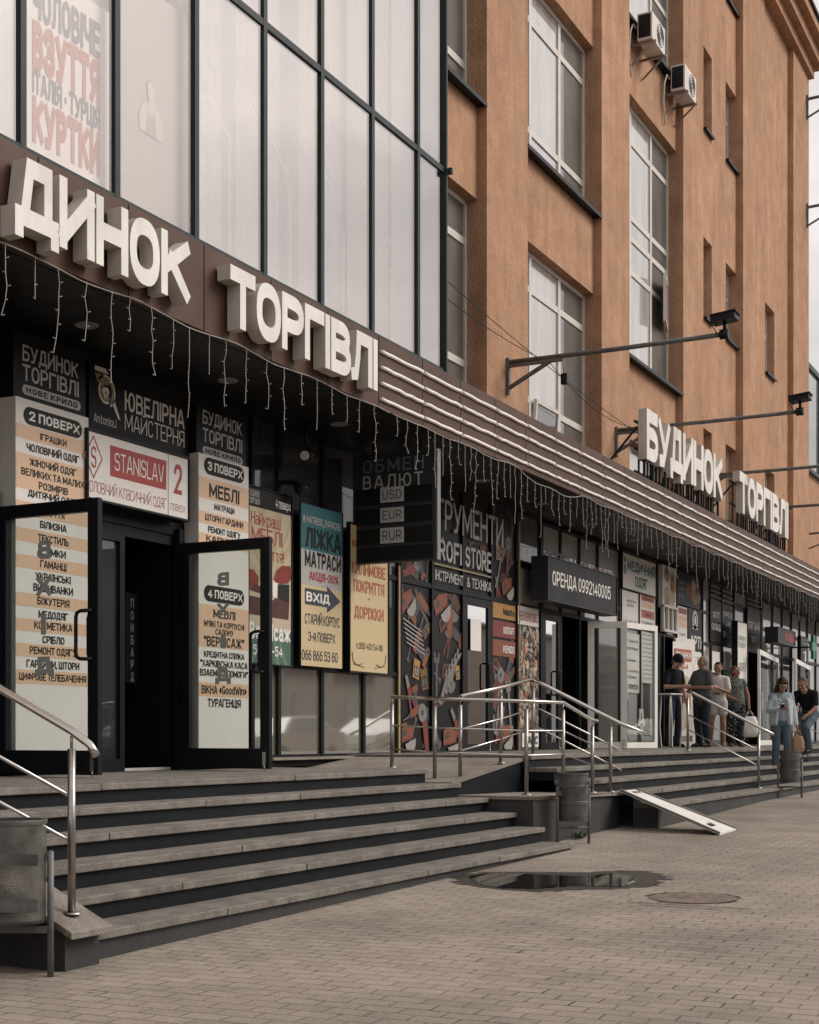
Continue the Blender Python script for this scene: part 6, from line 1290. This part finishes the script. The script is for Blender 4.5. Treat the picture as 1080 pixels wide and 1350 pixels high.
car('white saloon car seen only as a reflection in the low shop panes', 34.0, -4.6, PW); car('grey saloon car seen only as a reflection in the low shop panes', 28.6, -4.7, PD_); car('white saloon car reflected behind the railing in the pane beside the tool shop', 39.8, -4.5, PW)
# ================================================================ the other side of the street (unseen building, added for panes to mirror and to block low light under canopy)
t = thing('unseen_opposite_building', 'low grey building added across the street, unseen but mirrored in the shop panes', 'building', (20, -27, -1))
m = MB().use(M['concrete']); m.box(-60, 130, -40, -27, -2, 8.6); m.build('wall', None, t)
for i in range(32):
    for za, zb in ((1.0, 2.9), (4.4, 6.6)): MB().use(M['pane_dark']).box(-10 + 3.1 * i, -8.3 + 3.1 * i, -26.99, -26.9, za, zb).build('window', None, t)
m = MB().use(M['dark_concrete']); m.box(-61, 131, -40.5, -26.6, 8.61, 8.9); m.build('roof', None, t)

# ================================================================ people
def capsule(mb, p0, r0, p1, r1, fy=1.0, n=12, side=None):
    """closed tapered limb with rounded ends; fy flattens it front to back"""
    p0, p1 = Vector(p0), Vector(p1); d = (p1 - p0); L = max(d.length, 1e-5); d = d / L if L > 1e-4 else Vector((0, 0, 1))
    sd = Vector(side) if side else (Vector((1, 0, 0)) if abs(d.x) < .85 else Vector((0, 1, 0)))
    w = d.cross(sd).normalized(); u = w.cross(d).normalized(); rings = []
    prof = [(-r0 * math.cos(R(a)), r0 * math.sin(R(a))) for a in (12, 40, 68)] + [(0, r0), (L, r1)] + [(L + r1 * math.cos(R(a)), r1 * math.sin(R(a))) for a in (68, 40, 12)]
    for t, r in prof:
        rings.append(len(mb.v))
        for k in range(n): a = 2 * math.pi * k / n; mb.v.append(tuple(p0 + d * t + u * (r * math.cos(a)) + w * (r * fy * math.sin(a))))
    for b, c in zip(rings, rings[1:]):
        for k in range(n): mb.face([b + k, b + (k + 1) % n, c + (k + 1) % n, c + k])
    mb.face([rings[0] + k for k in range(n)][::-1]); mb.face([rings[-1] + k for k in range(n)])
def fuse(name, mb, material, root, xf, vox=.012, smooth=3):
    """union of the limbs into one continuous skin"""
    mb.xf(xf); me = bpy.data.meshes.new('t'); me.from_pydata(mb.v, [], mb.f); me.update()
    bm = bmesh.new(); bm.from_mesh(me); bmesh.ops.recalc_face_normals(bm, faces=bm.faces); bm.to_mesh(me); bm.free()
    o = bpy.data.objects.new('t', me); COL.objects.link(o)
    rm = o.modifiers.new('r', 'REMESH'); rm.mode = 'VOXEL'; rm.voxel_size = vox; rm.use_smooth_shade = True
    sm_ = o.modifiers.new('s', 'SMOOTH'); sm_.factor = .5; sm_.iterations = smooth
    ev = o.evaluated_get(bpy.context.evaluated_depsgraph_get()); out = bpy.data.meshes.new_from_object(ev)
    bpy.data.objects.remove(o); bpy.data.meshes.remove(me)
    out.name = name; out.materials.clear(); out.materials.append(material)
    for p in out.polygons: p.use_smooth = True
    q = bpy.data.objects.new(name, out); COL.objects.link(q); q.parent = root; return q
SK = mat('skin', (.36, .20, .135), .55, var=.12, scale=12); SK2 = mat('tanned_skin', (.28, .145, .095), .55, var=.12, scale=12)
def cloth(n_, c, **k): return mat(n_, c, .85, var=k.pop('var', .25), scale=k.pop('scale', 9), bump=.35, bscale=30, spec=.2, **k)
def V(*a): return Vector(a)
def person(label, pos, facing, h=1.72, skin=SK, build=1.0, belly=0, J=None, top=None, bottom=None, hair=None, shoes=None, cap=None, head_turn=0, head_tilt=0, bust=0, tuck=True, jacket=None):
    """joints in local metres for a 1.72 m body: x to the figure's right, y forward, z up"""
    j = dict(head=V(0, .02, 1.60), neck=V(0, -.005, 1.44), chest=V(0, 0, 1.28), waist=V(0, .005, 1.06), pelvis=V(0, -.005, .94),
             ls=V(-.168, 0, 1.39), le=V(-.235, -.01, 1.11), lw=V(-.23, .09, .88), rs=V(.168, 0, 1.39), re=V(.235, -.01, 1.11), rw=V(.23, .09, .88),
             lh=V(-.09, 0, .91), lk=V(-.10, .02, .50), la=V(-.105, -.03, .085), rh=V(.09, 0, .91), rk=V(.10, .02, .50), ra=V(.105, -.03, .085), ltoe=V(-.125, .13, .035), rtoe=V(.125, .13, .035))
    for k_, v in (J or {}).items(): j[k_] = V(*v)
    s = h / 1.72; root = thing('person', label, 'person', pos); b = build
    rot = Matrix.Rotation(facing, 3, 'Z'); xf = lambda p: rot @ (p * s)
    hd, nk = j['head'], j['neck']; Rh = Matrix.Rotation(head_turn, 3, 'Z') @ Matrix.Rotation(head_tilt, 3, 'X')
    H = lambda x, y, z: hd + Rh @ V(x, y, z)
    m = MB()
    # head, face and neck
    capsule(m, H(0, -.018, .035), .088, H(0, -.012, .02), .083, 1.1); capsule(m, H(0, .015, -.02), .068, H(0, .025, -.075), .046, .95)
    capsule(m, H(0, .098, .0), .009, H(0, .108, -.032), .014); capsule(m, H(-.03, .078, .03), .014, H(.03, .078, .03), .014); capsule(m, H(-.018, .086, -.062), .010, H(.018, .086, -.062), .010); capsule(m, H(0, .066, -.098), .022, H(0, .066, -.098), .022)
    for q in (-1, 1): capsule(m, H(q * .083, -.012, .012), .014, H(q * .08, -.008, -.022), .010); capsule(m, H(q * .043, .06, -.02), .022, H(q * .043, .05, -.045), .02)
    capsule(m, H(0, -.02, -.07), .052 * b, nk + V(0, 0, -.03), .06 * b)
    # trunk
    capsule(m, nk + V(-.07, 0, -.06), .055 * b, nk + V(.07, 0, -.06), .055 * b); capsule(m, (j['ls'] * .75 + j['rs'] * .25), .07 * b, (j['rs'] * .75 + j['ls'] * .25), .07 * b)
    capsule(m, j['chest'] + V(0, 0, .05), .150 * b, j['chest'] + V(0, 0, -.06), .145 * b, .68); capsule(m, j['chest'], .14 * b, j['waist'], .128 * b + belly * .4, .72 + belly * 2); capsule(m, j['waist'], .128 * b + belly * .4, j['pelvis'], .148 * b, .76 + belly)
    for q in 'lr':
        S, E_, Wr = j[q + 's'], j[q + 'e'], j[q + 'w']; capsule(m, S, .056 * b, E_, .041 * b); capsule(m, E_, .041 * b, Wr, .028 * b)
        d = (Wr - E_).normalized(); sg = -1 if q == 'l' else 1; sdv = d.cross(V(1, 0, 0) if abs(d.x) < .8 else V(0, 0, 1)).normalized(); nn = d.cross(sdv).normalized()
        capsule(m, Wr + d * .01, .026, Wr + d * .065, .032, .55, side=sdv); kn = Wr + d * .085
        for f_, (o_, l_) in enumerate(((-.027, .062), (-.009, .072), (.009, .068), (.026, .052))):
            a = kn + sdv * o_; mid = a + d * l_ * .55; capsule(m, a, .0085, mid, .008, n=8); capsule(m, mid, .008, mid + (d * .7 + nn * .5 * sg).normalized() * l_ * .55, .0068, n=8)
        a = Wr + d * .03 - sdv * .028; capsule(m, a, .011, a + (d * .6 - sdv * .7).normalized() * .035, .0095, n=8); capsule(m, a + (d * .6 - sdv * .7).normalized() * .035, .0095, a + (d * .6 - sdv * .7).normalized() * .035 + d * .028, .008, n=8)
        Hp, K, A, T = j[q + 'h'], j[q + 'k'], j[q + 'a'], j[q + 'toe']; capsule(m, Hp, .086 * b, K, .054 * b); capsule(m, K, .054 * b, K.lerp(A, .3) + V(0, -.012, 0), .053 * b); capsule(m, K.lerp(A, .3) + V(0, -.012, 0), .053 * b, A, .033); capsule(m, A + V(0, -.025, -.04), .033, A.lerp(T, .55) + V(0, 0, -.012), .033, .8); capsule(m, A.lerp(T, .5), .03, T, .026, .8)
    body = fuse('body', m, skin, root, xf, .0095, 2)
    # eyes and mouth
    for q in (-1, 1):
        m = MB(); capsule(m, H(q * .031, .0865, .008), .008, H(q * .033, .0865, .008), .008, n=8)
        o = MB(); o.v, o.f, o.m, o.s = m.v, m.f, m.m, [True] * len(m.f); o.xf(xf); e = o.build('eye', M['ink'], None); e.parent = root
    m = MB(); capsule(m, H(-.02, .0935, -.06), .0045, H(.02, .0935, -.06), .0045, n=8); o = MB(); o.v, o.f, o.m, o.s = m.v, m.f, m.m, m.s; o.xf(xf); e = o.build('mouth', mat('lip', (.22, .08, .06), .5), None); e.parent = root
    if hair:
        col, kind = hair; m = MB()
        capsule(m, H(0, -.034, .058), .091, H(0, -.034, .045), .092, 1.1); capsule(m, H(0, -.055, .02), .08, H(0, -.062, -.03), .066)
        if kind == 'short': pass
        if kind == 'bob': 
            for q in (-1, 1): capsule(m, H(q * .06, -.02, .06), .045, H(q * .075, -.03, -.045), .035)
            capsule(m, H(-.05, .045, .075), .03, H(.05, .04, .08), .03); capsule(m, H(0, -.07, .03), .07, H(0, -.075, -.06), .05)
        if kind == 'long':
            for q in (-1, 1): capsule(m, H(q * .065, -.01, .06), .036, H(q * .085, .0, -.12), .025)
            capsule(m, H(-.045, .05, .075), .026, H(.045, .05, .075), .026); capsule(m, H(.03, -.07, .02), .06, j['chest'] + V(.12, -.10, .08), .035); capsule(m, H(-.02, -.07, .02), .06, j['chest'] + V(-.02, -.14, .02), .035)
        if kind == 'tail': capsule(m, H(0, -.1, .02), .04, H(0, -.13, -.06), .02)
        fuse('hair', m, col, root, xf, .012, 2)
    if cap:
        m = MB(); capsule(m, H(0, -.025, .06), .099, H(0, -.02, .052), .101, 1.08); fuse('cap', m, cap, root, xf, .011, 2)
        m = MB(); capsule(m, H(-.04, .09, .052), .03, H(.04, .09, .052), .03, .25); capsule(m, H(-.03, .13, .044), .026, H(.03, .13, .044), .026, .25); fuse('cap_visor', m, cap, root, xf, .009, 1)
    if top:
        mt, sl_ = top; m = MB(); g_ = .010
        capsule(m, nk + V(-.075, 0, -.075), .052 * b + g_, nk + V(.075, 0, -.075), .052 * b + g_); capsule(m, (j['ls'] * .8 + j['rs'] * .2), .068 * b + g_, (j['rs'] * .8 + j['ls'] * .2), .068 * b + g_)
        capsule(m, j['chest'] + V(0, 0, .05), .150 * b + g_, j['chest'] + V(0, 0, -.06), .147 * b + g_, .72); capsule(m, j['chest'], .145 * b + g_, j['waist'], .138 * b + g_ + belly * .5, .76 + belly * 2); capsule(m, j['waist'], .138 * b + g_ + belly * .5, j['pelvis'].lerp(j['waist'], .3 if tuck else -.2), .152 * b + g_, .80 + belly)
        if bust:
            for q in (-1, 1): capsule(m, j['chest'] + V(q * .07, .085, .02), .062 * bust, j['chest'] + V(q * .065, .075, -.01), .06 * bust)
        for q in 'lr':
            S, E_, Wr = j[q + 's'], j[q + 'e'], j[q + 'w']
            if sl_ == 'short': capsule(m, S, .056 * b + g_, S.lerp(E_, .72), .050 * b + g_ * 1.5)
            elif sl_ == 'cap': capsule(m, S, .062 * b + g_, S.lerp(E_, .22), .056 * b + g_)
            elif sl_ == 'long': capsule(m, S, .062 * b + g_, E_, .05 * b + g_); capsule(m, E_, .05 * b + g_, Wr.lerp(E_, .12), .036 * b + g_)
        fuse('shirt', m, mt, root, xf, .012, 4)
    if jacket:
        m = MB()
        for q in 'lr':
            sg = -1 if q == 'l' else 1; S, E_, Wr = j[q + 's'], j[q + 'e'], j[q + 'w']
            capsule(m, S, .062 * b, E_, .056 * b); capsule(m, E_, .056 * b, Wr.lerp(E_, .1), .042 * b)
            capsule(m, S + V(-sg * .035, .01, -.03), .085 * b, j['pelvis'] + V(sg * .125, .015, -.04), .082 * b, .95); capsule(m, nk + V(sg * .05, .02, -.03), .03, j['chest'] + V(sg * .085, .105, -.02), .03)
            capsule(m, j['chest'] + V(sg * .10, .085, .02), .04, j['pelvis'] + V(sg * .125, .085, -.04), .04)
        capsule(m, j['chest'] + V(0, -.055, .06), .12 * b, j['pelvis'] + V(0, -.06, -.02), .125 * b, .6)
        fuse('jacket', m, jacket, root, xf, .012, 3)
    if bottom:
        mt, kind = bottom; m = MB(); g_ = .014
        capsule(m, j['waist'] + V(0, 0, -.03), .128 * b + g_ * .6 + belly * .3, j['pelvis'], .150 * b + g_, .8 + belly)
        for q in 'lr':
            Hp, K, A = j[q + 'h'], j[q + 'k'], j[q + 'a']
            if kind == 'long': capsule(m, Hp, .09 * b + g_, K, .06 * b + g_); capsule(m, K, .06 * b + g_, A + V(0, 0, .01), .047 + g_)
            elif kind == 'shorts': capsule(m, Hp, .092 * b + g_, Hp.lerp(K, .5), .082 * b + g_)
            elif kind == 'wide': capsule(m, Hp, .10 * b + g_, K, .085 * b + g_); capsule(m, K, .085 * b + g_, A + V(0, 0, .08), .085 + g_)
        fuse('shorts' if kind == 'shorts' else 'trousers', m, mt, root, xf, .012, 3)
    if shoes:
        for q in 'lr':
            m = MB(); A, T = j[q + 'a'], j[q + 'toe']; capsule(m, A + V(0, -.03, -.035), .042, A.lerp(T, .55) + V(0, 0, -.012), .042, .9); capsule(m, A.lerp(T, .5), .04, T, .034, .85); capsule(m, A, .04, A + V(0, -.01, -.03), .044); fuse('shoe', m, shoes, root, xf, .010, 2)
    root['fz'] = facing; root['sc'] = s
    def world(p): return Vector(pos) + xf(V(*p))
    return root, world, j
BLK = cloth('black_cotton', (.010, .010, .012)); DEN = cloth('dark_denim', (.022, .027, .04)); GRY = cloth('grey_cotton', (.085, .09, .092)); WHT = cloth('white_cotton', (.58, .54, .50), var=.12); CRM = cloth('pale_shorts', (.45, .43, .40), var=.12); LDEN = cloth('blue_denim', (.09, .13, .16), var=.35); PALE = cloth('pale_denim', (.46, .52, .54), var=.15); TEE = cloth('blue_grey_cotton', (.26, .32, .36))
def floral():
    m = cloth('floral_print', (.13, .15, .14)); n = m.node_tree; p = n.nodes['Principled BSDF']; t = n.nodes.new('ShaderNodeTexCoord'); v = n.nodes.new('ShaderNodeTexVoronoi'); v.inputs['Scale'].default_value = 34; n.links.new(t.outputs['Object'], v.inputs['Vector'])
    c = n.nodes.new('ShaderNodeValToRGB'); c.color_ramp.elements[0].color = (.34, .33, .28, 1); c.color_ramp.elements[1].position = .55; c.color_ramp.elements[1].color = (.055, .075, .07, 1); n.links.new(v.outputs['Distance'], c.inputs[0]); n.links.new(c.outputs[0], p.inputs['Base Color']); return m
def dotted():
    m = cloth('dotted_print', (.02, .02, .02)); n = m.node_tree; p = n.nodes['Principled BSDF']; t = n.nodes.new('ShaderNodeTexCoord'); v = n.nodes.new('ShaderNodeTexVoronoi'); v.inputs['Scale'].default_value = 26; n.links.new(t.outputs['Object'], v.inputs['Vector'])
    c = n.nodes.new('ShaderNodeValToRGB'); c.color_ramp.elements[0].position = .2; c.color_ramp.elements[0].color = (.5, .48, .45, 1); c.color_ramp.elements[1].position = .27; c.color_ramp.elements[1].color = (.018, .018, .02, 1); n.links.new(v.outputs['Distance'], c.inputs[0]); n.links.new(c.outputs[0], p.inputs['Base Color']); return m
HG = mat('grey_hair', (.30, .28, .26), .8, var=.3, scale=40); HB = mat('brown_hair', (.035, .018, .012), .6, var=.4, scale=40); HD = mat('dark_hair', (.016, .011, .009), .6, var=.4, scale=40); HR = mat('reddish_hair', (.06, .022, .015), .6, var=.4, scale=40); HS = mat('salt_and_pepper_hair', (.10, .09, .08), .8, var=.4, scale=40)
SHB = mat('black_shoe', (.012, .012, .012), .5); SHW = mat('grey_sneaker', (.12, .12, .12), .7); SND = mat('brown_sandal', (.12, .06, .03), .6)
def mir(J):
    o = {}
    for k, v in J.items():
        nk_ = ('r' if k[0] == 'l' else 'l') + k[1:] if k in ('ls','le','lw','lh','lk','la','ltoe','rs','re','rw','rh','rk','ra','rtoe') else k
        o[nk_] = (-v[0], v[1], v[2])
    return o
def spot(px, h_px_k, z):                                 # where a figure stands: column px, scale k (pixels per metre)
    d = F / h_px_k; t = (px - 540) / F; return (d * CA + t * d * SA, d * SA - t * d * CA, z)
LEFT, STREET = R(90), R(180)                              # local +y turned towards -X / towards the street
# man in a black cap leaning over a small folding table
P = spot(888.5, 69.5, .12)
p1, w1, j1 = person('man in black cap and black T-shirt looking down at his hands beside the white door', P, R(150), 1.76, J=mir(dict(head=(0, .10, 1.585), le=(-.25, .05, 1.12), lw=(-.07, .28, 1.13), re=(.26, -.03, 1.10), rw=(.27, .05, .84), lk=(-.12, .03, .5), la=(-.14, -.03, .085), ltoe=(-.17, .12, .035))), top=(BLK, 'short'), bottom=(DEN, 'long'), tuck=False, hair=(HD, 'short'), shoes=SHB, cap=BLK, head_tilt=R(-28))
# grey haired man looking up
P = spot(926, 68.3, .12)
p2, w2, j2 = person('grey haired man in grey T-shirt with folded arms looking up at the signs', P, R(62), 1.76, skin=SK2, build=1.13, belly=.10, J=dict(le=(-.27, .06, 1.12), lw=(-.02, .27, 1.13), re=(.27, .06, 1.12), rw=(.02, .30, 1.10), head=(0, .0, 1.60)), top=(GRY, 'short'), bottom=(DEN, 'long'), tuck=False, hair=(HG, 'short'), shoes=SHB, head_tilt=R(12))
P = spot(947, 67.0, .12)
p3, w3, j3 = person('woman in white shirt and pale shorts half hidden behind the grey haired man', P, R(95), 1.66, J=dict(le=(-.22, .05, 1.12), lw=(-.04, .24, 1.2), re=(.22, .08, 1.13), rw=(.02, .25, 1.10), lk=(-.10, .02, .5), rk=(.12, .06, .5), ra=(.16, -.08, .085), rtoe=(.2, .06, .035)), skin=SK2, top=(WHT, 'short'), tuck=False, bottom=(CRM, 'shorts'), hair=(HD, 'tail'), shoes=SND)
P = spot(969.5, 65.5, .12)
p4, w4, j4 = person('woman in green floral top and dark trousers holding a white carrier bag', P, R(128), 1.62, skin=SK2, build=1.14, belly=.05, bust=1.1, J=mir(dict(re=(.29, -.02, 1.10), rw=(.30, .02, .84), le=(-.25, .02, 1.12), lw=(-.10, .2, 1.02))), top=(floral(), 'cap'), tuck=False, bottom=(dotted(), 'wide'), hair=(HR, 'bob'), shoes=SND, head_tilt=R(14), head_turn=R(20))
P = spot(1030, 77.5, -.30)
p5, w5, j5 = person('young woman in pale denim jacket and jeans looking at a phone on the steps', P, R(120), 1.63, build=.93, J=mir(dict(head=(0, .08, 1.585), le=(-.24, .03, 1.13), lw=(-.09, .25, 1.16), re=(.25, -.06, 1.12), rw=(.27, .03, .87), rk=(.10, .05, .5))), top=(TEE, 'cap'), jacket=PALE, bottom=(LDEN, 'long'), hair=(HB, 'long'), shoes=SHW, head_tilt=R(-30), bust=.8)
P = spot(1068, 68.0, -.16)
p6, w6, j6 = person('man in black T-shirt and jeans stepping up at the right edge of the steps', P, R(75), 1.74, J=dict(head=(0, .30, 1.47), neck=(0, .20, 1.35), chest=(0, .13, 1.21), waist=(0, .03, 1.02), ls=(-.185, .17, 1.31), rs=(.185, .17, 1.31), le=(-.23, .24, 1.03), lw=(-.15, .40, .90), re=(.23, .24, 1.03), rw=(.12, .42, .92), lk=(-.11, .38, .66), la=(-.12, .26, .25), ltoe=(-.13, .42, .20)), top=(BLK, 'short'), tuck=False, bottom=(LDEN, 'long'), hair=(HS, 'short'), shoes=SHB, head_tilt=R(-14))
# held things
q = w5((.08, .315, 1.2)); t = thing('phone', 'pale phone held up by the young woman in the denim jacket', 'phone', q); m = MB().use(M['sign_white']); m.box(-.035, .035, -.005, .005, -.07, .07); o = m.build('phone_case', None, None, .003); o.parent = t; m = MB().use(M['black']); m.box(-.031, .031, .0052, .0062, -.064, .064); o = m.build('screen', None, None); o.parent = t; t.rotation_euler = (R(-50), 0, R(120))
def carrier(name, label, top_, w, d, h, q, rot):
    t = thing(name, label, 'bag', top_ - Vector((0, 0, h + .12))); m = MB(); rr = random.Random(3); n = 20; rings = []
    for k, (f, z) in enumerate(((.7, .0), (.98, .03), (1.06, h * .35), (1.0, h * .7), (.8, h), (.62, h + .02))):
        rings.append(len(m.v))
        for i in range(n): a = 2 * math.pi * i / n; r = f * (1 + rr.uniform(-.06, .06)); m.v.append((w / 2 * r * math.copysign(abs(math.cos(a)) ** .7, math.cos(a)), d / 2 * r * math.copysign(abs(math.sin(a)) ** .7, math.sin(a)), z))
    m.use(q, True)
    for b, c in zip(rings, rings[1:]):
        for i in range(n): m.face([b + i, b + (i + 1) % n, c + (i + 1) % n, c + i])
    m.face([rings[0] + i for i in range(n)][::-1]); o = m.build('bag_body', None, None); o.parent = t
    m = MB().use(q)
    for s in (-1, 1): m.tube([(-w * .25, s * d * .25, h), (-w * .12, s * d * .1, h + .1), (0, 0, h + .13), (w * .12, s * d * .1, h + .1), (w * .25, s * d * .25, h)], .009, 6)
    o = m.build('handle', None, None); o.parent = t; t.rotation_euler = (0, 0, rot); return t
M['bag_white'] = mat('white_bag', (.6, .57, .54), .5, var=.12, scale=7, bump=.6, bscale=14); M['paper'] = mat('brown_paper', (.34, .21, .13), .8, var=.2, scale=6, bump=.4, bscale=16)
carrier('carrier_bag', 'white plastic carrier bag hanging from the hand of the woman in the floral top', w4((-.31, .035, .765)), .34, .16, .40, M['bag_white'], R(128))
carrier('paper_bag', 'brown paper bag hanging beside the jeans of the young woman', w5((-.285, .06, .79)), .2, .09, .27, M['paper'], R(120))
# small folding table in front of the cap man
tp = Vector(spot(884.5, 71, .12)); t = thing('folding_table', 'small white folding table with curved legs before the man in the cap', 'table', (tp.x, tp.y, .12))
m = MB().use(M['white_frame']); m.box(-.20, .20, -.14, .14, .985, 1.01); o = m.build('table_top', None, None, .008); o.parent = t
for s in (-1, 1):
    m = MB().use(M['pale_metal']); m.tube([(s * .15, -.10, .985), (s * .19, -.11, .8), (s * .20, -.11, .4), (s * .17, -.09, .02), (s * .14, .0, .012), (s * .17, .09, .02), (s * .2, .11, .4), (s * .15, .1, .985)], .012, 8); o = m.build('leg', None, None); o.parent = t
t.rotation_euler = (0, 0, R(-18))
